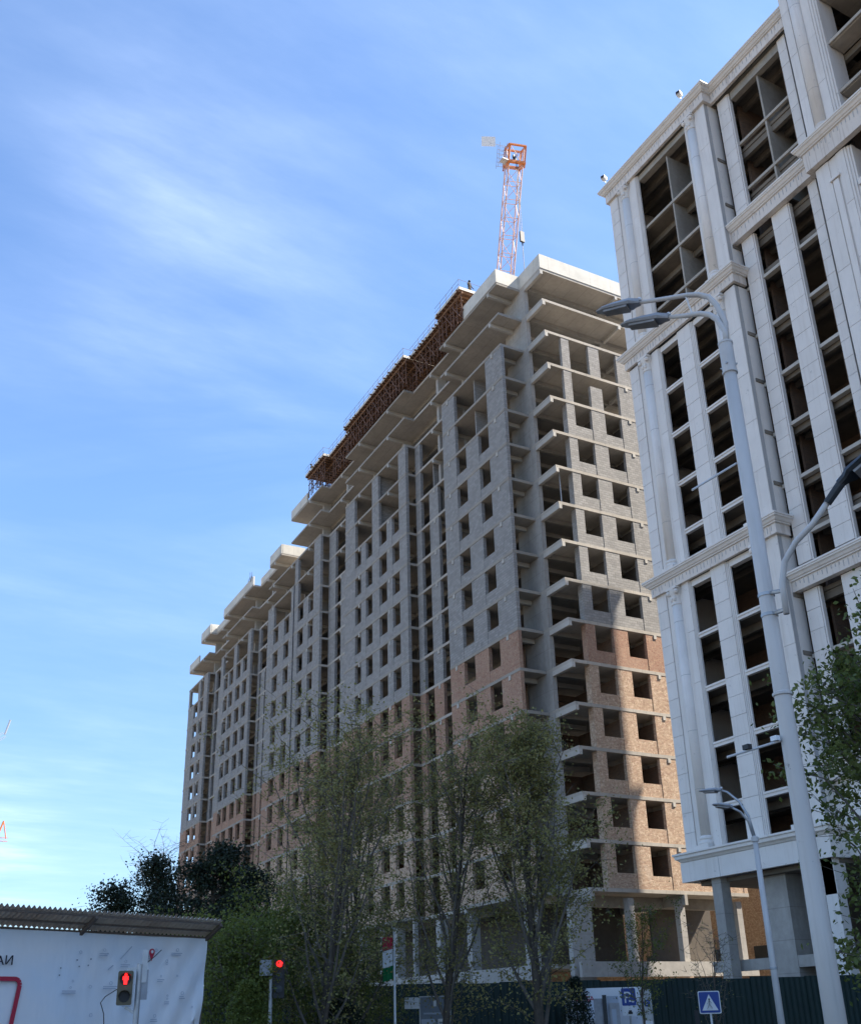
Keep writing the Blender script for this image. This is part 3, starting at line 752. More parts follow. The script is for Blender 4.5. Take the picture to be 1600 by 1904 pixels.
CORN = lambda zt, h, o=0.6: [(o, zt), (o, zt-.10), (o-.05, zt-.13), (o-.05, zt-.20), (o-.14, zt-.26), (o-.22, zt-.38), (o-.30, zt-.42), (o-.30, zt-.48), (o-.38, zt-.50), (o-.38, zt-h), (0.002, zt-h), (0.002, zt)]
def cornice(prof_fn, zt, h, path, name='cornice', o=0.6):
    pr = prof_fn(zt, h, o); k = 9
    # moulded upper part, and the plain frieze panels under it
    up = pr[:9] + [(0.002, zt - .50), (0.002, zt)]
    pth = [(x - WX, y - WY) for x, y in path]
    MB().sweep(up, pth).build(name, M['stone'], W)
    fr = [(o - .40, zt - .503), (o - .40, zt - h), (0.002, zt - h), (0.002, zt - .503)]
    MB().sweep(fr, pth).build('frieze', M['frieze'], W)
    q = MB()
    for (xa, ya), (xb, yb) in zip(path[:-1], path[1:]):
        if abs(xa - xb) > .01 or max(ya, yb) < 22: continue
        y = min(ya, yb) + .1
        while y < max(ya, yb):
            h_ = random.choice([.18, .26, .34, .40]); wb(q, xa - (o - .40) - .012, xa - (o - .40) + .01, y, y + .045, zt - .56 - h_, zt - .56); y += random.choice([.26, .3, .34])
    if q.v: q.build('frieze_fluting', M['joint'], W, kind='stuff')
# tiers: (z0, z1) of each zone between cornices
tA = [(9.85, 25.72), (26.8, 42.72), (43.9, 57.75)]
tB = [(13.1, 22.28), (23.85, 46.02), (47.3, 57.75)]
XA, XB, XC = 41.0, 41.9, 40.8
# --- section A (end bay)
for i, (z0, z1) in enumerate(tA):
    strip(44.08, 44.95, XA, z0, z1, 1.135)
    q = MB(); both(q, XA + 0.06, XA + 0.4, 42.6, 44.075, z0, z1); q.build('backing_plate', M['stone'], W)
    halfcol(43.25, XA + 0.12, 0.36, z0, z1)
    strip(42.05, 42.62, XA, z0, z1, 3.4)
    q = MB(); both(q, XA + .04, XA + .26, 41.99, 42.045, z0, z1); both(q, XA + .08, XA + .26, 41.93, 41.985, z0, z1); both(q, XA + .13, XA + .26, 41.87, 41.925, z0, z1); q.build('window_moulding', M['stone'], W)
    q = MB(); both(q, XA + 0.06, XA + 0.4, 35.78, 36.86, z0, z1); q.build('backing_plate', M['stone'], W)
    halfcol(36.25, XA + 0.12, 0.35, z0, z1)
    strip(34.87, 35.77, XA, z0, z1, 3.4)
    q = MB(); both(q, XA + 0.35, XA + 1.2, 34.862, 35.7, z0, z1); q.build('pier', M['stone'], W)
    if i < 2:
        strip(38.95, 40.14, XA + 0.02, z0, z1, 1.135)
        q = MB(); both(q, XA + .06, XA + .26, 38.87, 38.945, z0, z1); both(q, XA + .10, XA + .26, 38.78, 38.865, z0, z1); both(q, XA + .15, XA + .26, 38.68, 38.775, z0, z1); q.build('window_moulding', M['stone'], W)
        zs = [12.21, 15.66, 19.0, 22.3] if i == 0 else [29.15, 32.5, 36.03, 39.38]
        for z in zs:
            q = MB()
            for a, b in ((40.15, 41.865), (36.87, 38.675)):
                both(q, XA + .10, XA + .4, a, b, z - .12, z); both(q, XA + .15, XA + .4, a, b, z - .30, z - .121)
            q.build('transom', M['stone'], W)
        q = MB()
        for a, b in ((40.15, 41.865), (36.87, 38.675)): both(q, XA + .12, XA + .5, a, b, z1 - .40, z1 - .002)
        q.build('window_head', M['stone'], W)
    else:
        q = MB()
        for z in (53.13, 49.35, 45.95): both(q, XA + .3, XA + .42, 36.87, 41.865, z - .20, z)
        q.build('slab_edge', M['slab'], W)
        q = MB(); both(q, XA + .2, XA + .7, 36.87, 41.865, 57.25, 57.748); q.build('window_head', M['concrete'], W)
        q = MB(); both(q, XA + .35, XA + 4.2, 39.02, 39.14, z0, 57.1); q.build('partition_wall', M['concrete'], W)
# --- section B
for i, (z0, z1) in enumerate(tB):
    strip(33.6, 34.52, XB, z0, z1, 1.135); strip(28.6, 29.2, XB, z0, z1, 1.135)
    q = MB(); both(q, XB + .05, XB + .3, 33.50, 33.595, z0, z1); q.build('window_moulding', M['stone'], W)
    if i < 2:
        strip(30.78, 32.03, XB, z0, z1, 1.135)
        q = MB(); both(q, XB + .05, XB + .3, 30.68, 30.775, z0, z1); q.build('window_moulding', M['stone'], W)
        zs = [15.5, 18.85] if i == 0 else [25.65, 29.0, 32.38, 35.8, 39.28, 42.78]
        q = MB()
        for z in zs:
            for a, b in ((32.035, 33.495), (29.205, 30.675), (34.53, 34.858)): both(q, XB + .16, XB + .5, a, b, z - .22, z)
        q.build('slab_edge', M['light'], W)
    else:
        q = MB()
        for z in (53.44, 49.72): both(q, XB + .2, XB + .4, 29.205, 33.495, z - .20, z)
        q.build('slab_edge', M['slab'], W)
        q = MB(); both(q, XB + .1, XB + .5, 29.205, 33.415, 57.1, 57.748); q.build('window_head', M['concrete'], W)
        q = MB(); both(q, XB + .25, XB + 4.0, 31.2, 31.33, z0, 57.1); q.build('partition_wall', M['concrete'], W)
q = MB()
for z in (49.35, 53.13, 57.0, 60.6): wb(q, XC + .51, 46.3, 20.45, 25.455, z - .24, z - .003)
q.build('floor_slab', M['slab'], W)
# --- section C (taller centre)
tC = [(13.1, 22.28), (23.85, 45.25), (47.05, 64.6)]
for i, (z0, z1) in enumerate(tC):
    strip(26.9 if i < 2 else 27.2, 27.75, XC, z0, z1, 3.4); strip(25.86, 26.35, XC, z0, z1, 3.4)
    q = MB(); both(q, XC + .05, XC + .5, 26.3, 27.2, z0, z1); q.build('backing_plate', M['stone'], W)
    if i == 2: halfcol(26.78, XC + .1, 0.36, z0, z1)
    else:
        q = MB(); both(q, XC - .05, XC + .049, 26.45, 26.8, z0 + .4, z1 - 1.6); both(q, XC - .14, XC + .049, 26.3, 26.95, z1 - 1.55, z1 - 1.38); q.build('raised_panel', M['stone'], W)
    q = MB(); both(q, XC + .05, XC + .5, 25.72, 25.855, z0, z1); both(q, XC + .12, XC + .5, 25.58, 25.715, z0, z1); both(q, XC + .2, XC + .5, 25.46, 25.575, z0, z1); q.build('window_moulding', M['stone'], W)
    q = MB(); both(q, XC + .35, XC + 1.6, 25.5, 27.742, z0, z1); q.build('pier', M['stone'], W)
    zs = ([15.5, 18.85], [25.65, 29.0, 32.38, 35.8, 39.28, 42.7], [49.35, 53.13, 57.0, 60.6])[i]
    q = MB()
    for z in zs:
        if i < 2: wb(q, XC + .05, XC + .5, 20.45, 25.455, z - .4, z)
        else: wb(q, XC + .35, XC + .5, 20.45, 25.455, z - .2, z)
    q.build('slab_edge', M['slab'] if i == 2 else M['stone'], W)
    q = MB(); wb(q, XC + .4, XC + 4, 22.9, 23.0, z0, z1); q.build('partition_wall', M['inner'], W)
# cornices. (travel direction puts the street side on the left)
cornice(CORN, 26.8, 1.08, [(69.0, 44.95), (41.0, 44.95), (41.0, 34.86), (41.88, 34.86)][::-1], o=0.6) if False else None
def corn(zt, h, path, o=0.6): cornice(CORN, zt, h, path, o=o)
A_path = [(41.9, 34.862), (41.0, 34.862), (41.0, 44.95), (69.0, 44.95)]
A_mir = [(69.0, .95), (41.0, .95), (41.0, MIR(34.862)), (41.9, MIR(34.862))]
for zt in (26.8, 43.9):
    corn(zt, 1.09, A_path); corn(zt, 1.09, A_mir)
corn(58.98, 1.24, [(41.68, 27.76), (41.68, 34.862), (41.0, 34.862), (41.0, 44.95), (69.0, 44.95)])
corn(58.98, 1.24, [(69.0, .95), (41.0, .95), (41.0, MIR(34.862)), (41.68, MIR(34.862)), (41.68, MIR(27.76))])
for zt in (23.38, 47.32, 13.12):
    h = 1.08 if zt < 40 else 1.3
    corn(zt, h, [(41.9, 27.76), (41.9, 34.855)], 0.8); corn(zt, h, [(41.9, MIR(34.855)), (41.9, MIR(27.76))], 0.8)
corn(47.05, 1.75, [(41.9, MIR(27.75)), (XC, MIR(27.75)), (XC, 27.75), (41.9, 27.75)], 0.75)
corn(23.38, 1.08, [(41.9, MIR(27.75)), (XC, MIR(27.75)), (XC, 27.75), (41.9, 27.75)], 0.6)
corn(13.12, 1.08, [(41.9, MIR(27.75)), (XC, MIR(27.75)), (XC, 27.75), (41.9, 27.75)], 0.6)
corn(65.9, 1.3, [(69.0, MIR(27.75)), (XC, MIR(27.75)), (XC, 27.75), (69.0, 27.75)], 0.75)
# base entablature: moulded cornice over a tall plain fascia
for pth in (A_path, A_mir):
    p = [(x - WX, y - WY) for x, y in pth]
    MB().sweep([(.60, 9.86), (.60, 9.76), (.52, 9.72), (.50, 9.56), (.38, 9.50), (.30, 9.40), (.22, 9.36), (0.002, 9.36), (0.002, 9.86)], p).build('cornice', M['stone'], W)
    MB().sweep([(.30, 9.357), (.30, 8.28), (0.002, 8.28), (0.002, 9.357)], p).build('fascia', M['stone'], W)
for y in (36.6, 39.4, 42.2):
    q = MB(); wb(q, 40.688, 40.699, y - .01, y + .01, 8.3, 9.35); q.build('joint_line', M['joint'], W)
# columns standing free below
bases = [(41.0, 41.65, 42.55, 43.25), (41.9, 43.4, 38.8, 40.55), (41.0, 41.6, 34.9, 35.6), (41.9, 43.4, 29.0, 30.6), (40.9, 41.5, 26.4, 27.2), (44.9, 45.5, 41.2, 41.9), (48.5, 49.2, 43.2, 43.9)]
for k, (x0, x1, y0, y1) in enumerate(bases):
    q = MB(); wb(q, x0, x1, y0, y1, 0.0, 8.29 if y0 > 34 else 12.0); q.build('street_column', M['column'] if k in (0, 1, 3, 5, 6) else M['stone'], W)
q = MB(); wb(q, 41.0, 41.85, 34.863, 35.75, 6.6, 8.279); wb(q, 41.905, 42.3, 27.8, 34.85, 8.3, 12.02); q.build('pier', M['stone'], W)
q = MB(); wb(q, 41.92, 42.3, 18.2, 44.9, 3.47, 4.03); q.build('podium_beam', M['column'], W)
q = MB(); wb(q, 42.31, 69, 1, 44.9, 3.75, 4.0); q.build('floor_slab', M['slab'], W)
q = MB(); wb(q, 47.5, 47.8, 1.5, 38.5, 0.0, 8.2); wb(q, 47.8, 68.9, 38.2, 38.5, 0, 8.2); wb(q, 43.6, 47.4, 38.5, 38.8, 4.1, 8.2); q.build('podium_wall', M['room_shade'], W)
# floors, cores, outer walls, roof
for z in (8.3, 12.21, 15.66, 19.0, 22.3, 26.4, 29.15, 32.5, 36.03, 39.38, 43.4, 45.95, 49.35, 53.13, 58.0):
    q = MB(); wb(q, 42.42, 68.9, 11.1, 34.8, z - .24, z - .003); wb(q, 41.46, 68.9, 34.803, 44.59, z - .24, z - .003); wb(q, 41.46, 68.9, 1.31, 11.097, z - .24, z - .003); q.build('floor_slab', M['slab_shade'], W)
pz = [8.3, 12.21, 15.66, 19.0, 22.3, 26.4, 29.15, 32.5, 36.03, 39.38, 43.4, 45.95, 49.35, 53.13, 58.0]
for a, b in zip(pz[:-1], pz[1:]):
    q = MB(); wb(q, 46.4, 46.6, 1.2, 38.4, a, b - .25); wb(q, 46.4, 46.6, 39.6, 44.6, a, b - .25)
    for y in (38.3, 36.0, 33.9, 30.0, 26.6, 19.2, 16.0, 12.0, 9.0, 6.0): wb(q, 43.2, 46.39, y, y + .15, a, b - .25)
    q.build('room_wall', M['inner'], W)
    q = MB(); wb(q, 42.5, 42.75, 1.2, 44.6, b - .7, b - .25); wb(q, 43.6, 43.85, 1.2, 44.6, b - .62, b - .25); q.build('beam', M['slab_shade'], W)
q = MB(); wb(q, 41.4, 68.9, 44.6, 44.94, 8.3, 57.9); q.build('end_wall', M['stone'], W)
q = MB(); wb(q, 41.4, 68.9, .96, 1.3, 0, 57.9); q.build('end_wall', M['stone'], W)
q = MB(); wb(q, 68.9, 69.2, .96, 44.94, 0, 57.9); q.build('rear_wall', M['stone'], W)
q = MB(); wb(q, 41.05, 69.0, 34.9, 44.9, 58.003, 58.9); wb(q, 41.95, 69.0, 11.01, 34.89, 58.003, 58.9); wb(q, 41.05, 69.0, 1.0, 11.0, 58.003, 58.9); q.build('roof', M['concrete'], W)
q = MB(); wb(q, 43, 60, 3, 14, 58.91, 63.5); q.build('shade_roof_block', M['stone'], W)  # unseen roof block, added to keep the sun off the large banner
q = MB(); wb(q, 42.4, 68.9, 18.3, 27.6, 58.91, 65.8); wb(q, 41.3, 42.39, 18.3, 27.6, 64.65, 65.8); q.build('roof', M['concrete'], W)
q = MB(); wb(q, 41.25, 60, 27.8, 34.0, 58.985, 59.12); q.build('roof_edging', M['lampgrey'], W)
pieces('cladding_panel', PAN, M['stone'], W, 290, 'upper_cladding')
q = MB()
for b in FARPAN: q.box(*b)
q.build('far_cladding', M['stone'], W, kind='stuff')
# plain unseen wing to the south, added to shade the lamp pole and foreground
q = MB(); wb(q, 41.8, 68.9, -46, .90, 0, 59.4)
q.build('shade_wing_wall', M['room_shade'], W)
sb = []
for k in range(17):
    z = 3.4 * k; sb.append((41.45 - WX, 41.79 - WX, -46 - WY, .9 - WY, z + 2.6, z + 3.4))
for y in np.arange(-46, .5, 3.1): sb.append((41.3 - WX, 41.78 - WX, y - WY, y + 1.2 - WY, 0, 59.4))
pieces('shade_wing_pier', sb, M['stone'], W, 60)
# floodlights on the roof edge
for loc, lab in (((40.3, 44.4, 59.0), 'small white floodlight on the outer roof corner of the pale building'), ((40.3, 36.05, 59.0), 'small white floodlight on the roof edge above the second column')):
    F = empty('floodlight', loc, lab, 'floodlight', 'roof floodlights', R(20))
    MB().bar((0, 0, 0), (0, 0, .25), .03).build('bracket', M['galv'], F)
    MB().box(-.35, .05, -.16, .16, .18, .42).build('lamp_box', M['white'], F)
    MB().box(-.37, -.352, -.13, .13, .2, .4).build('lens', M['ink'], F)

LBD = empty('low_building', (66, 62, 0), 'sunlit beige building glimpsed between the ground floor columns', 'building')
MB().box(0, 26, 0, 30, 0, 13.5).build('wall', M['pale'], LBD)
MB().box(-.3, 26.3, -.3, 30.3, 13.5, 13.9).build('roof', M['light'], LBD)
for i in range(6):
    for j in range(2):
        MB().box(2 + i*4, 3.6 + i*4, -.06, -.01, 1.2 + j*3.6, 2.8 + j*3.6).build('window', M['lampdark'], LBD)
        MB().box(-.06, -.01, 2 + i*4.6, 3.6 + i*4.6, 1.2 + j*3.6, 2.8 + j*3.6).build('window', M['lampdark'], LBD)
# ------------------------------------------------------------------ street lighting
LP = empty('street_lamp', (8.99, 7.95, 0), 'tall thick white lamp pole in the right foreground with two curved arms', 'street lamp')
def loc(p, o=(8.99, 7.95, 0)): return (p[0]-o[0], p[1]-o[1], p[2]-o[2])
q = MB(); q.tube([(0,0,0),(0,0,2.5),(0,0,4.95),(0,0,9.4)], [.120,.107,.095,.080], 24); q.build('pole', M['polebig'], LP, True)

q = MB(); q.lathe([(.09,4.93),(.112,4.945),(.112,4.975),(.09,4.99)], 0, 0, 24); q.build('flange_ring', M['pole'], LP)
q = MB(); q.lathe([(.08,9.40),(.092,9.40),(.092,9.85),(.08,9.88)], 0, 0, 20); q.lathe([(.08,9.37),(.099,9.38),(.099,9.41),(.08,9.42)], 0, 0, 20); q.lathe([(.08,9.83),(.099,9.84),(.099,9.87),(.08,9.88)], 0, 0, 20); q.build('collar', M['pole'], LP)
q = MB()
for a in range(4): q.bar((  .09*math.cos(a*1.57+.5), .09*math.sin(a*1.57+.5), 9.5), (.112*math.cos(a*1.57+.5), .112*math.sin(a*1.57+.5), 9.5), .014)
q.build('bolt', M['galv'], LP)
arms = [[(9.0,7.94,9.85),(9.02,7.92,10.19),(8.97,7.98,10.52),(8.92,8.05,10.68),(8.84,8.15,10.76),(8.74,8.25,10.79),(8.31,8.79,10.89)],
        [(8.98,7.92,9.85),(9.0,7.93,10.05),(8.95,7.99,10.27),(8.91,8.06,10.38),(8.85,8.17,10.46),(8.78,8.32,10.51),(8.65,8.61,10.63)]]
for a in arms: MB().tube([loc(p) for p in a], [.038]*5+[.034,.028], 12).build('arm', M['pole'], LP, True)
MB().bar(loc((8.72,8.27,10.79)), loc((8.80,8.27,10.50)), .012).build('stay', M['white'], LP)
def lamp_head(p0, p1, name='lamp_head', mat='lampgrey', parent=LP, w=.115, o=(8.99,7.95,0)):
    a = Vector(loc(p0, o)); b = Vector(loc(p1, o)); d = (b - a); L = d.length; d.normalize()
    x = d.cross(Vector((0,0,1))).normalized(); u = x.cross(d)
    vs = []; sec = [(0,.05,.05,.03),(.12,.08,.055,.03),(.2,1,.06,.035),(.55,1,.05,.03),(.85,.8,.03,.02),(1.0,.35,.012,.01)]
    for t, ww, hu, hd in sec:
        ww = w*ww if ww > .1 else ww; c = a + d*L*t
        vs += [c - x*ww, c - x*ww*.7 + u*hu, c + x*ww*.7 + u*hu, c + x*ww, c + x*ww*.8 - u*hd, c - x*ww*.8 - u*hd]
    fs = [(i*6+k, i*6+(k+1)%6, (i+1)*6+(k+1)%6, (i+1)*6+k) for i in range(5) for k in range(6)] + [tuple(reversed(range(6))), tuple(range(30,36))]
    h = MB().add(vs, fs).build(name, M[mat], parent)
    c0 = a + d*L*.25 - u*.036; c1 = a + d*L*.8 - u*.03
    vs = [c0 - x*w*.75, c0 + x*w*.75, c1 + x*w*.55, c1 - x*w*.55]; vs += [v - u*.035 + (c0+c1)*0 for v in vs]
    MB().add(vs, [(0,1,2,3),(7,6,5,4),(0,4,5,1),(1,5,6,2),(2,6,7,3),(3,7,4,0)]).build('lens', M['lens'], h)
    MB().lathe([(.001,0),(.03,.0),(.034,.03),(.02,.05),(.001,.055)], a.x, a.y, 10).build('photo_cell', M['white'], h).location = (0,0,a.z+.03)
lamp_head((8.33,8.76,10.885),(8.02,9.33,11.01)); lamp_head((8.67,8.58,10.62),(8.33,9.2,10.79))
# clamped secondary arm with the dark lamp
q = MB(); q.tube([loc(p) for p in ((8.97,7.68,5.86),(8.97,7.67,6.25),(8.985,7.59,6.50),(9.04,7.43,6.70),(9.09,7.2,6.83),(9.23,6.86,7.2))], [.036]*6, 12); q.build('side_arm', M['pole'], LP, True)
q = MB(); q.bar(loc((8.99,7.92,6.22)), loc((8.97,7.69,6.16)), .026); q.bar(loc((8.99,7.92,5.95)), loc((8.97,7.69,5.92)), .026); q.build('clamp', M['galv'], LP)
q = MB(); q.lathe([(.08,6.18),(.100,6.18),(.100,6.22),(.08,6.22)],0,0,18); q.lathe([(.08,5.92),(.101,5.92),(.101,5.96),(.08,5.96)],0,0,18); q.build('clamp_band', M['galv'], LP)
q = MB(); q.bar(loc((9.17,7.0,7.04)), loc((9.25,6.82,7.24)), .05, .055, 10); q.build('lamp_socket', M['lampdark'], LP)
lamp_head((9.24,6.84,7.22),(9.5,6.15,7.62), mat='lampdark', w=.15)
# camera bars
for (a, b, cams, lab) in (((8.95,8.0,4.43),(8.22,8.18,4.20),[.35,.85], 'white bar with two small cameras low on the big lamp pole'), ((8.93,8.03,8.05),(8.24,8.17,7.57),[], 'bare thin bar sticking out high on the big lamp pole')):
    B = empty('camera_bar', a, lab, 'camera bracket', 'bars fixed to the big pole')
    bb = Vector(b) - Vector(a); MB().bar((0,0,0), bb, .014, n=8).build('bar', M['pole'], B)
    for t in cams:
        c = bb * (1 - t)
        MB().box(c.x-.03, c.x+.03, c.y-.05, c.y+.04, c.z+.015, c.z+.07).build('camera', M['white' if t > .5 else 'black'], B)
# small lamp
SL = empty('street_lamp', (21.58, 20.86, 0), 'slim white lamp post with two thin curved arms, standing before the pale building', 'street lamp')
o2 = (21.58, 20.86, 0)
MB().tube([(0,0,0),(0,0,3.0),(0,0,5.94)], [.10,.085,.07], 16).build('pole', M['pole'], SL, True)
MB().lathe([(.07,5.88),(.10,5.9),(.10,6.02),(.06,6.05)],0,0,16).build('collar', M['pole'], SL)
MB().lathe([(.09,2.55),(.105,2.56),(.105,2.60),(.09,2.61)],0,0,16).build('band', M['galv'], SL)
for pts in ([(21.58,20.86,6.0),(21.52,20.92,6.6),(21.42,21.1,7.05),(21.33,21.4,7.36),(21.24,21.62,7.47)], [(21.56,20.86,6.0),(21.46,20.88,6.45),(21.25,20.95,6.72),(21.0,21.05,6.86)]):
    MB().tube([loc(p,o2) for p in pts], [.045,.04,.036,.032,.03][:len(pts)], 10).build('arm', M['galv'], SL, True)
lamp_head((21.27,21.56,7.46),(21.02,22.2,7.52), parent=SL, o=o2, w=.15); lamp_head((21.05,21.03,6.85),(20.5,21.2,6.92), parent=SL, o=o2, w=.15)

# ------------------------------------------------------------------ green construction fence
FP = [(6.5, 38.5), (17.4, 34.9), (27.0, 31.6), (35.5, 28.6), (43.0, 26.2)]
FN = empty('construction_fence', (6.5, 38.5, 0), 'dark teal profiled metal fence hiding the foot of both buildings', 'fence')
def fence_panel(L, h):
    n = int(L / 0.055); vs = []; fs = []
    for i in range(n + 1):
        x = L * i / n; k = i % 4; y = 0.0 if k in (0, 3) else 0.03
        vs += [(x, y, 0), (x, y, h)]
    for i in range(n): fs.append((2*i, 2*i+2, 2*i+3, 2*i+1))
    me = MB().add(vs, fs).mesh('fence_panel', M['teal']); return me
me_fp = fence_panel(1.18, 2.72)
me_post = MB().box(-.03,.03,.04,.10,0,2.6).mesh('post', M['steelbrown'])
for a, b in zip(FP[:-1], FP[1:]):
    a = Vector(a); b = Vector(b); L = (b - a).length; n = round(L / 1.2); ang = math.atan2((b-a).y, (b-a).x)
    for i in range(n):
        p = a + (b - a) * (i / n)
        o = bpy.data.objects.new('fence_panel', me_fp); COL.objects.link(o); o.parent = FN
        o.location = (p.x - 6.5, p.y - 38.5, random.uniform(-.05, .03)); o.rotation_euler = (0, random.uniform(-.004,.004), ang); o.scale.x = L / n / 1.2 * 1.05
        if i % 2 == 0:
            o = bpy.data.objects.new('post', me_post); COL.objects.link(o); o.parent = FN; o.location = (p.x - 6.5, p.y - 38.5, 0); o.rotation_euler.z = ang

def text(s, size, loc_, rz, m, parent, depth=0.004, sx=1.0, name='lettering', rx=R(90)):
    c = bpy.data.curves.new(name, 'FONT'); c.body = s; c.size = size; c.extrude = depth; c.align_x = 'LEFT'
    o = bpy.data.objects.new(name, c); COL.objects.link(o); o.parent = parent; o.location = loc_; o.rotation_euler = (rx, 0, rz)
    o.scale.x = sx; c.materials.append(m); return o
def rbox(parent, name, m, x0, x1, z0, z1, y0, y1, r=0.0):
    if r <= 0: return MB().box(x0, x1, y0, y1, z0, z1).build(name, m, parent)
    pts = []
    for cx, cz, a0 in ((x1-r, z1-r, 0), (x0+r, z1-r, 90), (x0+r, z0+r, 180), (x1-r, z0+r, 270)):
        for k in range(5): t = R(a0 + 22.5*k); pts.append((cx + r*math.cos(t), cz + r*math.sin(t)))
    n = len(pts); vs = [(x, y0, z) for x, z in pts] + [(x, y1, z) for x, z in pts]
    fs = [tuple(range(n)), tuple(reversed(range(n, 2*n)))] + [(i, n+i, n+(i+1)%n, (i+1)%n) for i in range(n)]
    return MB().add(vs, fs).build(name, m, parent)
# advertising board on the fence
ang = math.atan2(30.44 - 31.81, 24.86 - 23.08)
BD = empty('fence_banner', (22.7, 32.05, 0), 'white advertising banner with red and black lettering on the teal fence', 'banner', rz=ang)
rbox(BD, 'panel', M['banner'], 0, 2.75, .35, 2.42, -.03, .0)
text('ALEGA', .27, (.22, -.035, 1.98), 0, M['red'], BD, sx=1.0)
text('APE3A', .24, (.22, -.035, 1.62), 0, M['ink'], BD, sx=.9)
text('SQUARE', .24, (.1, -.035, 1.30), 0, M['ink'], BD, sx=.85)
# parking sign and machine
PK = empty('parking_sign', (23.72, 29.72, 0), 'blue P parking sign over a white plate with a car symbol', 'road sign', rz=R(-38))
MB().bar((0, .06, 0), (0, .06, 2.3), .035, n=10).build('post', M['galv'], PK)
rbox(PK, 'sign_plate', M['blue'], -.24, .24, 1.80, 2.36, -.02, .0, .04)
rbox(PK, 'lower_plate', M['white'], -.24, .24, 1.48, 1.785, -.02, .0, .02)
text('P', .52, (-.18, -.024, 1.89), 0, M['white'], PK)
q = MB(); q.box(.0,.14,-.03,-.022,1.92,1.97); q.box(.1,.17,-.03,-.022,1.90,1.95); q.build('symbol', M['white'], PK)
q = MB(); q.box(-.06,.09,-.03,-.022,1.53,1.60); q.box(-.035,.065,-.03,-.022,1.601,1.65); q.build('symbol', M['ink'], PK)
PM = empty('parking_totem', (24.12, 29.35, 0), 'narrow grey information totem with a round blue emblem beside the P sign', 'totem', rz=R(-38))
rbox(PM, 'cabinet', M['galv'], -.16, .22, 0, 2.30, -.1, .1, .05)
q = MB(); q.lathe([(.001,0),(.11,0),(.11,.012),(.001,.012)], 0, 0, 20); e = q.build('emblem', M['blue'], PM); e.location = (.05, -.105, 1.86); e.rotation_euler = (R(90),0,0)
text('C', .15, (.0, -.13, 1.81), 0, M['white'], PM)
rbox(PM, 'notice', M['white'], -.06, .18, .9, 1.3, -.112, -.103)
# parked kiosk-like blue board seen edge on
TR = empty('bus_stop_panels', (22.95, 30.0, 0), 'cluster of blue grey upright panels left of the P sign', 'kiosk', rz=R(-38))
rbox(TR, 'panel', M['lampgrey'], -.42, -.12, .2, 2.05, .05, .12); rbox(TR, 'panel', M['lampdark'], -.12, .02, .2, 2.16, 0, .07)
rbox(TR, 'panel', M['paleink'], .03, .42, .2, 2.12, .08, .15); rbox(TR, 'panel', M['lampgrey'], .1, .44, .2, 1.9, .0, .07); rbox(TR, 'window', M['paleink'], .17, .32, .5, 1.7, -.012, -.001)
# pedestrian crossing sign
CS = empty('crossing_sign', (24.38, 26.49, 0), 'square blue pedestrian crossing sign on a white post before the fence', 'road sign', rz=R(-40))
MB().bar((0, .05, 0), (0, .05, 2.0), .035, n=10).build('post', M['white'], CS)
rbox(CS, 'rim', M['white'], -.34, .34, 1.48, 2.16, -.01, .02, .05)
rbox(CS, 'sign_plate', M['blue'], -.31, .31, 1.51, 2.13, -.02, -.011, .04)
q = MB(); q.add([(-.25,-.026,1.58),(.25,-.026,1.58),(0,-.026,2.06),(-.25,-.0205,1.58),(.25,-.0205,1.58),(0,-.0205,2.06)], [(0,1,2),(5,4,3),(0,3,4,1),(1,4,5,2),(2,5,3,0)]); q.build('triangle', M['white'], CS)
q = MB()
q.beam((.0,-.03,1.93),(.0,-.03,1.90),.06,.05); q.beam((.0,-.03,1.90),(-.01,-.03,1.76),.07,.006); q.beam((-.01,-.03,1.77),(-.09,-.03,1.62),.045,.006); q.beam((-.01,-.03,1.77),(.08,-.03,1.63),.045,.006)
q.beam((.0,-.03,1.87),(-.08,-.03,1.77),.03,.006); q.beam((.0,-.03,1.87),(.07,-.03,1.79),.03,.006)
q.build('symbol', M['ink'], CS)
rbox(CS, 'signal_back', M['black'], -.5, -.36, 1.1, 1.6, .05, .2, .03)
# information board
IB = empty('information_board', (15.75, 29.0, 0), 'grey information board with a small map in front of the fence', 'notice board', rz=R(-28))
rbox(IB, 'frame', M['galv'], -.48, .48, .3, 2.2, 0, .06); rbox(IB, 'face', M['greyink'], -.45, .45, .35, 2.17, -.01, -.001)
rbox(IB, 'map', M['paleink'], -.42, .0, .6, 1.55, -.02, -.011); rbox(IB, 'list', M['white'], .08, .42, .6, 1.55, -.02, -.011)
for k in range(5): rbox(IB, 'text_line', M['greyink'], .11, .38, 1.42 - k*.17, 1.47 - k*.17, -.026, -.021)
rbox(IB, 'text_line', M['paleink'], -.35, .35, 1.68, 1.73, -.02, -.011); rbox(IB, 'emblem', M['white'], -.05, .04, 1.9, 2.08, -.02, -.011)
rbox(IB, 'side_plate', M['white'], -.92, -.481, 1.85, 2.17, 0, .03)
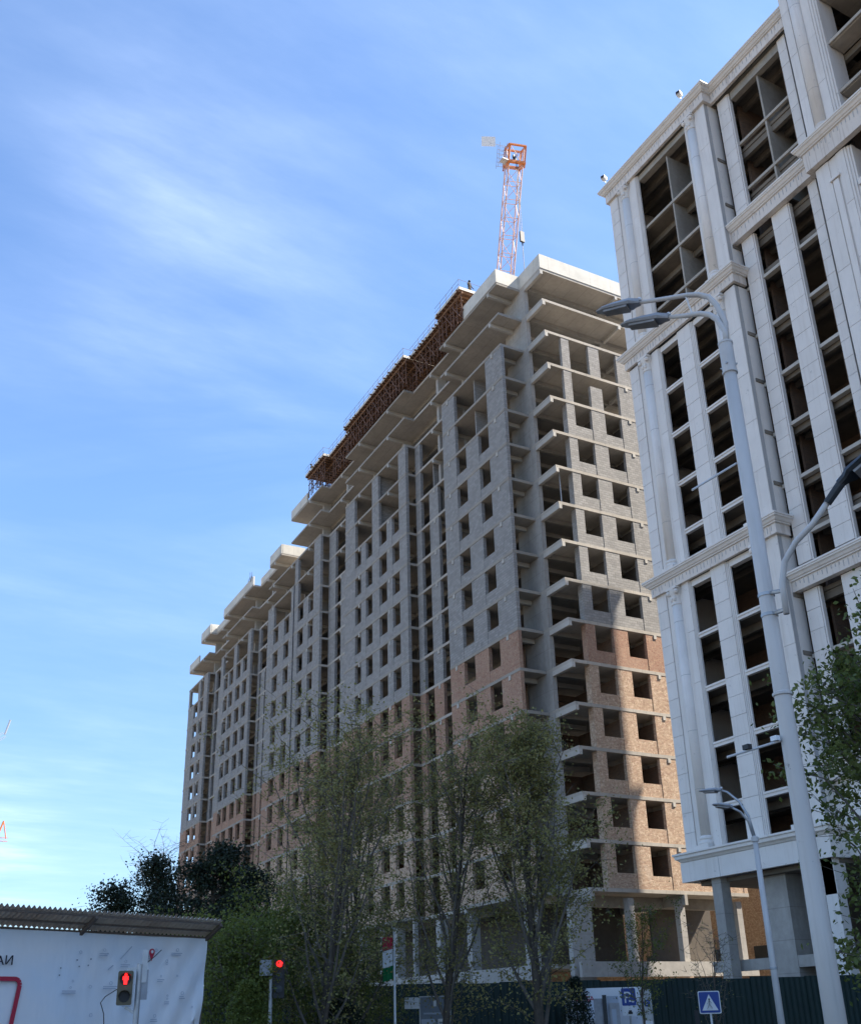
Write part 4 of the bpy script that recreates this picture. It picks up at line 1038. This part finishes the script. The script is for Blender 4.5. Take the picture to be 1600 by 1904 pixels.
# flag
FLP = empty('flagpole', (14.0, 28.2, 0), 'thin white flagpole among the trees', 'flagpole')
MB().bar((0,0,0),(0,0,4.0),.04,.03,10).build('pole', M['white'], FLP); MB().lathe([(.001,4.0),(.04,4.03),(.04,4.07),(.001,4.1)],0,0,10).build('finial', M['galv'], FLP)
FLG = empty('flag', (13.99, 28.2, 0), 'red, white and green flag hanging from the white pole', 'flag')
def flagstrip(name, z0, z1, m):
    vs = []; n = 8
    for z in (z0, z1):
        for i in range(n + 1): t = i / n; vs.append((-.04 - .27 * t, .10 * t + .05 * math.sin(t * 9), z - .08 * t))
    vs2 = [(x, y + .012, z) for x, y, z in vs]; N = len(vs)
    fs = [(i, i+1, n+2+i, n+1+i) for i in range(n)] + [(N+n+1+i, N+n+2+i, N+i+1, N+i) for i in range(n)]
    MB().add(vs + vs2, fs).build(name, m, FLG)
flagstrip('red_stripe', 3.5, 3.88, M['red']); flagstrip('white_stripe', 3.03, 3.498, M['white']); flagstrip('green_stripe', 2.66, 3.028, M['flaggreen'])

# ------------------------------------------------------------------ billboard with tin canopy
a0 = Vector((2.52, 22.86)); a1 = Vector((7.38, 24.93)); dr = (a1 - a0).normalized(); st = a0 - dr * 3.2; LB = (a1 - st).length
HB = empty('hoarding_banner', (st.x, st.y, 0), 'large pale printed site banner with a reversed map print under the tin canopy', 'banner', rz=math.atan2(dr.y, dr.x))
vs = []; nx, nz = 120, 40
for j in range(nz + 1):
    for i in range(nx + 1):
        u = i / nx; w = j / nz; x = LB * u; z = .3 + 3.17 * w
        s_ = max(0, (u - .62) / .38); y = -.035 * s_ * math.sin((x * 1.0 - z * .62) * 9.0) * (1 - w * .55) - .02 * math.sin(x * 1.7)
        if u > .97: x -= (1 - w) ** 2 * .25
        vs.append((x, y, z))
fs = [(j*(nx+1)+i, j*(nx+1)+i+1, (j+1)*(nx+1)+i+1, (j+1)*(nx+1)+i) for j in range(nz) for i in range(nx)]
N = len(vs); vs += [(x, y + .01, z) for x, y, z in vs]; fs += [tuple(N + k for k in reversed(f)) for f in fs[:]]
MB().add(vs, fs).build('sheet', M['banner'], HB, True)
x0 = 3.2      # where the photograph's left edge meets the banner
text('TAИ', .25, (x0 - .21, -.07, 2.78), 0, M['ink'], HB, sx=1.1)
fr = MB()
P_ = []
for cx, cz, a_ in ((x0+.42, 2.40, 0), (x0-1.6, 2.40, 90), (x0-1.75, 1.38, 180), (x0+.30, 1.38, 270)):
    for k in range(5): t = R(a_ + 22.5*k); P_.append((cx + .12*math.cos(t), cz + .12*math.sin(t)))
n = len(P_)
for i in range(n):
    p, q_ = P_[i], P_[(i+1) % n]; fr.beam((p[0], -.06, p[1]), (q_[0], -.06, q_[1]), .02, .085)
fr.build('red_frame', M['red'], HB)
text('A', .22, (x0 - .13, -.07, 1.62), 0, M['greyink'], HB)
rg = random.Random(3)
def bpt(px, py):   # printed marks are laid out on the sheet (metres from its left end, height)
    return x0 + px * .01275, 3.47 - (py - 8) * .0128
marks = MB(); lines = MB()
for (mx_, mz_) in ((140,62),(166,60),(111,75),(110,86),(134,175),(162,70),(145,72)): x, z = bpt(mx_ , mz_-10); marks.box(x-.014, x+.016, -.075, -.068, z-.013, z+.016)
for k in range(26):
    x = x0 + rg.uniform(1.3, 4.9); z = rg.uniform(1.4, 3.2); r_ = rg.choice([.02, .03, .035]); 
    for t in range(10): 
        a_, b_ = R(36*t), R(36*(t+1)); lines.beam((x + r_*math.cos(a_), -.082, z + r_*math.sin(a_)), (x + r_*math.cos(b_), -.082, z + r_*math.sin(b_)), .006, .008)
    if k % 2:
        w_ = rg.uniform(.15, .4)
        for dz in (.07, .11): lines.box(x - w_/2, x + w_/2 * rg.uniform(.5, 1), -.085, -.08, z - dz - .008, z - dz + .008)
marks.build('map_mark', M['greyink'], HB); lines.build('map_print', M['paleink'], HB, kind='stuff')
q = MB(); q.beam((x0+2.85, -.085, 2.95), (x0+3.12, -.085, 3.22), .006, .02); q.beam((x0+2.55,-.085,2.72),(x0+2.68,-.085,2.82),.006,.02); q.build('map_line', M['paleink'], HB)
q = MB(); xx, zz = x0 + 3.67, 3.12
pp = [(xx + .075*math.cos(R(t)), zz + .075*math.sin(R(t))) for t in range(-20, 201, 20)] + [(xx, zz - .19)]
n = len(pp); q.add([(x, -.09, z) for x, z in pp] + [(x, -.08, z) for x, z in pp], [tuple(range(n)), tuple(reversed(range(n, 2*n)))] + [(i, n+i, n+(i+1)%n, (i+1)%n) for i in range(n)]); q.build('map_pin', M['red'], HB)
e = MB().lathe([(.001,0),(.035,0),(.035,.006),(.001,.006)],0,0,14).build('map_pin_eye', M['white'], HB); e.location = (xx, -.092, zz+.005); e.rotation_euler = (R(90),0,0)
# canopy over the banner
CP = empty('tin_canopy', (st.x, st.y, 0), 'brown corrugated tin canopy on steel brackets above the banner', 'canopy', rz=math.atan2(dr.y, dr.x))
def roof_sheet(x0_, x1_):
    vs = []; n = int((x1_-x0_)/.026); 
    for i in range(n+1):
        x = x0_ + (x1_-x0_)*i/n; zz = .034*math.sin(2*math.pi*x/.118)
        vs += [(x, .06, 3.53+zz*.8), (x, -.55, 3.87+zz)]
    fs = [(2*i, 2*i+1, 2*i+3, 2*i+2) for i in range(n)]
    return MB().add(vs, fs).build('roof_sheet', M['corr'], CP, True)
xs = np.linspace(0, LB - .02, 10)
for a, b in zip(xs[:-1], xs[1:]): roof_sheet(a, b + .03)
for y, z in ((.0, 3.50), (-.24, 3.64), (-.50, 3.785)):
    MB().box(0, LB - .02, y - .02, y + .02, z - .03, z + .012).build('purlin', M['steelbrown'], CP)
for x in (x0 - 1.3, x0 + 1.85, LB - .02):
    q = MB(); q.beam((x, .08, 3.40), (x, -.54, 3.75), .07, .08); q.box(x-.04, x+.04, .06, .14, 0, 3.45); q.build('bracket', M['steelbrown'], CP)

# ------------------------------------------------------------------ signals
PS = empty('pedestrian_signal', (4.57, 19.47, 0), 'pedestrian signal showing a red standing figure in front of the banner', 'traffic light', rz=R(-12))
MB().bar((0,0,0),(0,0,2.62),.05,n=14).build('post', M['galv'], PS)
rbox(PS, 'housing', M['olive'], -.36, -.10, 1.93, 2.50, -.12, .06, .03); rbox(PS, 'back_plate', M['white'], -.115, -.075, 1.92, 2.5, .0, .03)
q = MB()
for zc_ in (2.36, 2.07):
    for t in range(0, 12):
        a_, b_ = R(15*t), R(15*(t+1)); q.add([(-.23+.105*math.cos(a_), -.12, zc_+.105*math.sin(a_)), (-.23+.105*math.cos(b_), -.12, zc_+.105*math.sin(b_)), (-.23+.105*math.cos(b_), -.24, zc_+.105*math.sin(b_)), (-.23+.105*math.cos(a_), -.24, zc_+.105*math.sin(a_))], [(0,1,2,3)])
q.build('visor', M['olive'], PS)
for zc_ in (2.36, 2.07):
    e = MB().lathe([(.001,0),(.095,0),(.095,.01),(.001,.012)],0,0,20).build('signal_lens', M['black'], PS); e.location = (-.23,-.121,zc_); e.rotation_euler=(R(90),0,0)
q = MB(); q.lathe([(.001,2.415),(.018,2.42),(.024,2.435),(.018,2.452),(.001,2.458)], -.23, -.14, 10)
for a_, b_, w_ in (((-.23,2.415),(-.23,2.35),.052), ((-.24,2.35),(-.248,2.275),.022), ((-.22,2.35),(-.212,2.275),.022), ((-.255,2.41),(-.268,2.345),.018), ((-.205,2.41),(-.192,2.345),.018)):
    q.beam((a_[0],-.14,a_[1]), (b_[0],-.14,b_[1]), .008, w_) if False else q.box(min(a_[0],b_[0])-w_/2, max(a_[0],b_[0])+w_/2, -.145, -.135, b_[1], a_[1])
q.build('lit_figure', M['redlit'], PS)
q = MB(); q.beam((-.2,0,2.52),(0,0,2.56),.04,.05); q.beam((-.2,0,1.9),(0,0,1.78),.04,.05); q.build('bracket', M['galv'], PS)
rbox(PS, 'sign_back', M['galv'], .03, .13, 2.30, 2.86, -.02, .0, .03); rbox(PS, 'signal_back', M['lampgrey'], .04, .16, 2.02, 2.52, .0, .1)
q = MB(); q.tube([(-.36,0,2.2),(-.55,0,2.08),(-.62,0,1.98),(-.55,0,1.8),(-.52,0,1.5)], .008, 6); q.tube([(.1,0,2.62),(.25,.05,2.75),(.36,.1,2.86)], .008, 6); q.build('cable', M['ink'], PS)
TL = empty('traffic_light', (9.55, 26.35, 0), 'traffic light with a red lamp lit, half hidden in the green trees', 'traffic light', rz=R(-20))
MB().bar((0,0,0),(0,0,2.65),.05,n=12).build('post', M['galv'], TL)
rbox(TL, 'housing', M['black'], .06, .34, 2.15, 3.10, -.1, .1, .03); rbox(TL, 'backing_board', M['lampgrey'], -.30, .03, 2.7, 3.08, .02, .05)
e = MB().lathe([(.001,0),(.08,0),(.08,.02),(.001,.03)],0,0,20).build('lit_lens', M['redlit'], TL); e.location=(.2,-.12,2.97); e.rotation_euler=(R(90),0,0)
for zc_ in (2.66, 2.36):
    e = MB().lathe([(.001,0),(.09,0),(.09,.02),(.001,.03)],0,0,20).build('lens', M['lampdark'], TL); e.location=(.2,-.12,zc_); e.rotation_euler=(R(90),0,0)

# ------------------------------------------------------------------ trees
def leafmesh(name, pts, size, m, parent, flat=0.0, aspect=0.6):
    """one leaf = a folded quad; pts is an (n,3) array"""
    n = len(pts); s = size * rng.uniform(.65, 1.35, (n, 1))
    d = rng.normal(size=(n, 3)); d /= np.linalg.norm(d, axis=1)[:, None]
    e = rng.normal(size=(n, 3)); e[:, 2] *= (1 - flat); e -= d * (e * d).sum(1)[:, None]; e /= np.linalg.norm(e, axis=1)[:, None]
    a = pts - d * s * .5; b = pts + e * s * aspect * .5; c = pts + d * s * .5; f = pts - e * s * aspect * .5
    V = np.stack([a, b, c, f], 1).reshape(-1, 3)
    me = bpy.data.meshes.new(name); me.vertices.add(4 * n); me.vertices.foreach_set('co', V.ravel().astype(np.float32))
    me.loops.add(4 * n); me.loops.foreach_set('vertex_index', np.arange(4 * n, dtype=np.int32))
    me.polygons.add(n); me.polygons.foreach_set('loop_start', np.arange(0, 4 * n, 4, dtype=np.int32)); me.polygons.foreach_set('loop_total', np.full(n, 4, dtype=np.int32))
    me.update(calc_edges=True); me.validate(); me.materials.append(m)
    o = bpy.data.objects.new(name, me); COL.objects.link(o); o.parent = parent; return o
def tree(name, loc_, label, H, trunk_h, spread, nl, leafmat, lsize, nleaf, r0=.2, lean=(0, 0), up=.75, limbs=9, subs=5, group=None, cat='tree', seed=1, bark='bark', shape=None, twigs=4, clump=.30, bushy=False):
    rg = random.Random(seed)
    Tt = empty(name, loc_, label, cat, group)
    tr = MB(); br = MB(); tips = []
    def curve(p, d, L, r, n, wob, mb, upb):
        pts = [Vector(p)]; d = Vector(d).normalized(); rad = [r]
        for i in range(n):
            d = (d + Vector((rg.uniform(-wob, wob), rg.uniform(-wob, wob), rg.uniform(-wob, wob) + upb))).normalized()
            pts.append(pts[-1] + d * L / n); rad.append(r * (1 - .82 * (i + 1) / n))
        mb.tube(pts, rad, 7 if r > .04 else 4); return pts
    main = curve((0, 0, 0), (lean[0], lean[1], 1), H * .93, r0, 12, .07, tr, .08)
    # root flare
    for k in range(limbs):
        t = trunk_h / H + (1 - trunk_h / H) * (k + .3) / limbs * .92
        i = min(len(main) - 2, int(t * (len(main) - 1))); p = main[i]
        a = k * 2.4 + rg.uniform(-.5, .5)
        env = shape(t) if shape else math.sin(math.pi * min(1, max(.12, (t - trunk_h/H) / (1 - trunk_h/H) * .8 + .2))) ** .7
        L = spread * env * rg.uniform(.85, 1.25) * (1.15 + .25 * up)
        lp = curve(p, (math.cos(a) * (1.15 - up), math.sin(a) * (1.15 - up), up), L, r0 * (.48 - .3 * t), 6, .16, br, .10)
        for j in range(subs):
            q_ = lp[1 + j % (len(lp) - 1)]; b = rg.uniform(0, 6.28)
            sp_ = curve(q_, (math.cos(b), math.sin(b), rg.uniform(.0, .9)), L * rg.uniform(.3, .55), r0 * .10, 4, .25, br, .06)
            for w in range(twigs):
                c = rg.uniform(0, 6.28); tp = sp_[rg.randrange(1, len(sp_))]
                ep = tp + Vector((math.cos(c), math.sin(c), rg.uniform(-.3, .9))) * rg.uniform(.2, .5) * (spread / 2)
                br.bar(tp, ep, .008, .004, 3, False); tips += [tp, ep, (tp + ep) / 2]
            tips += sp_[1:]
        tips += lp[2:]
    tips += main[-3:]
    tr.build('trunk', M[bark], Tt, True); br.build('branches', M['twig'], Tt, kind='stuff')
    if nleaf:
        Tp = np.array([tuple(t) for t in tips]); idx = rng.integers(0, len(Tp), nleaf)
        wts = rng.uniform(.05, 1.0, len(Tp)) ** 1.7; wts /= wts.sum()
        idx = rng.choice(len(Tp), nleaf, p=wts)
        P = Tp[idx] + rng.normal(size=(nleaf, 3)) * clump * rng.choice([.35, .6, 1.1], size=(nleaf, 1)) * np.array([1, 1, .8]); P[:, 2] = np.maximum(P[:, 2], .2)
        leafmesh('crown', P, lsize, M[leafmat], Tt)
    return Tt
sp = 'young street trees with thin spring leaves before the tower'
tree('street_tree', (16.8, 24.9, 0), 'tallest street tree, its dark trunk straight below the tower corner', 10.3, 1.5, 2.8, 0, 'spring', .085, 25000, .16, (-.02, .02), .78, 25, 6, sp, seed=4, clump=.24, shape=lambda t: 1.0 - .75 * max(0, t - .45) / .55)
tree('street_tree', (15.0, 27.0, 0), 'slim pale-trunked street tree left of the one below the tower corner', 9.6, 1.2, 2.8, 0, 'spring', .08, 14000, .12, (-.04, 0), .76, 22, 6, sp, seed=9, clump=.26)
tree('street_tree', (11.1, 26.8, 0), 'wide multi-branched street tree with reddish buds, behind the red traffic light', 9.4, 1.0, 3.4, 0, 'spring', .08, 18000, .13, (.03, 0), .72, 26, 6, sp, seed=15, clump=.28)
tree('street_tree', (12.9, 29.5, 0), 'thin leaning street tree in the gap, farthest back of the group', 9.0, 1.0, 2.9, 0, 'spring', .08, 12500, .10, (-.05, 0), .74, 20, 6, sp, seed=22, clump=.26)
tree('sapling', (22.0, 26.9, 0), 'small sapling with yellow green leaves in front of the open ground floor', 5.0, 1.2, 1.3, 0, 'green', .07, 2600, .05, (0, 0), .7, 9, 5, seed=31, clump=.14)
tree('sapling', (25.6, 27.6, 0), 'twiggy almost leafless sapling right of the crossing sign', 4.2, .6, 1.3, 0, 'spring', .06, 300, .05, (0, 0), .75, 12, 6, seed=33, clump=.12)
# leafy tree at the right edge
tree('roadside_tree', (13.0, 9.25, 0), 'leafy green tree cut by the right edge of the view, behind the big pole', 6.9, 1.2, 1.7, 0, 'near', .085, 20000, .13, (0, 0), .60, 26, 6, seed=47, clump=.17, twigs=5)
# green bushes
tree('leafy_bush', (9.0, 27.6, 0), 'dense green bushy tree right beside the banner', 3.7, .4, 1.7, 0, 'green', .085, 15000, .10, (0, 0), .55, 18, 6, seed=51, clump=.30)
tree('leafy_bush', (11.4, 29.6, 0), 'rounded green bushy tree behind the red traffic light', 4.9, .4, 2.1, 0, 'green', .09, 16000, .10, (0, 0), .5, 18, 6, seed=53, clump=.30)
tree('leafy_bush', (14.6, 31.6, 0), 'low olive bush under the thin street trees near the flagpole', 3.6, .3, 2.0, 0, 'green', .08, 11000, .08, (0, 0), .5, 16, 6, seed=57, clump=.28)
tree('leafy_bush', (11.3, 41.3, 0), 'bright yellow green bush behind the end of the canopy', 5.4, .8, 1.5, 0, 'green', .12, 7000, .10, (0, 0), .55, 14, 6, seed=55, clump=.35)
# clipped dark evergreens near the fence
for (x, y, h, w, lab) in ((22.35, 30.9, 2.75, .62, 'dark narrow evergreen shrub left of the white advertising banner'), (8.55, 25.15, 2.5, .62, 'dark upright evergreen shrub at the banner end'), (12.0, 27.5, 2.1, .9, 'low black green shrub mass beneath the street trees')):
    E_ = empty('evergreen_shrub', (x, y, 0), lab, 'shrub')
    n = 7000; z = rng.uniform(0.05, 1, n) ** .8 * h; rr = w * np.sqrt(np.clip(1 - (z / h) ** 2.2, .02, 1)) * rng.uniform(.4, 1.08, n); th = rng.uniform(0, 6.28, n)
    leafmesh('foliage', np.stack([rr * np.cos(th), rr * np.sin(th), z], 1) + rng.normal(size=(n, 3)) * .05, .07, M['deep'] if y > 27 else M['green'], E_)
    MB().bar((0,0,0),(0,0,h*.8),.05,.02).build('stem', M['bark'], E_)
# far dark conifers and bare tree
def conifer(loc_, label, H, Wd, seed, n=16000, cone=.9):
    rg = np.random.default_rng(seed); C_ = empty('conifer', loc_, label, 'tree', 'dark conifers behind the canopy')
    MB().tube([(0,0,0),(.1,0,H*.5),(0,.1,H*.96)], [.3,.2,.04], 8).build('trunk', M['bark'], C_)
    nb = 70; q_ = MB(); P = []
    for k in range(nb):
        t = .12 + .86 * (k + rg.uniform(-.4, .4)) / nb; a = rg.uniform(0, 6.28)
        env = (1 - t) ** .55 * cone + .14; L = Wd * env * rg.uniform(.55, 1.2)
        p0 = np.array([0, 0, H * t]); p1 = p0 + np.array([math.cos(a) * L, math.sin(a) * L, rg.uniform(-.05, .28) * L])
        q_.bar(p0, p1, .05, .015, 4, False)
        m = n // nb; u = rg.uniform(.2, 1.0, m) ** .7; c = p0 + (p1 - p0) * u[:, None]
        P.append(c + rg.normal(size=(m, 3)) * np.array([.38, .38, .22]) * (.5 + u[:, None] * .7))
    q_.build('branches', M['bark'], C_, kind='stuff'); leafmesh('crown', np.concatenate(P), .17, M['deep'], C_)
conifer((16.9, 56.5, 0), 'largest black green conifer against the far end of the tower', 11.0, 4.2, 61, 30000)
conifer((20.4, 60.0, 0), 'right-hand dark conifer merging with the largest one before the tower', 10.4, 3.8, 62, 26000)
conifer((15.1, 61.5, 0), 'middle dark conifer on the skyline left of the tower', 10.9, 2.6, 63, 14000)
conifer((12.4, 59.5, 0), 'lowest rounded dark conifer at the left end of the trees', 8.9, 2.7, 64, 14000)
tree('bare_tree', (16.1, 63.5, 0), 'bare leafless tree on the skyline beside the tower', 11.3, 3.0, 3.4, 0, 'spring', .05, 0, .2, (-.02, 0), .85, 22, 8, seed=71, twigs=7)
tree('bare_tree', (8.0, 44.0, 0), 'grey leafless shrub tree behind the canopy end', 4.6, .8, 2.0, 0, 'spring', .05, 0, .1, (0, 0), .7, 12, 6, seed=73)

# lettering becomes plain mesh
bpy.context.view_layer.update()
dg = bpy.context.evaluated_depsgraph_get()
for o in [o for o in COL.objects if o.type == 'FONT']:
    me = bpy.data.meshes.new_from_object(o.evaluated_get(dg)); n = bpy.data.objects.new('tmp', me); COL.objects.link(n)
    n.parent = o.parent; n.location = o.location; n.rotation_euler = o.rotation_euler; n.scale = o.scale
    bpy.data.objects.remove(o); n.name = 'lettering'
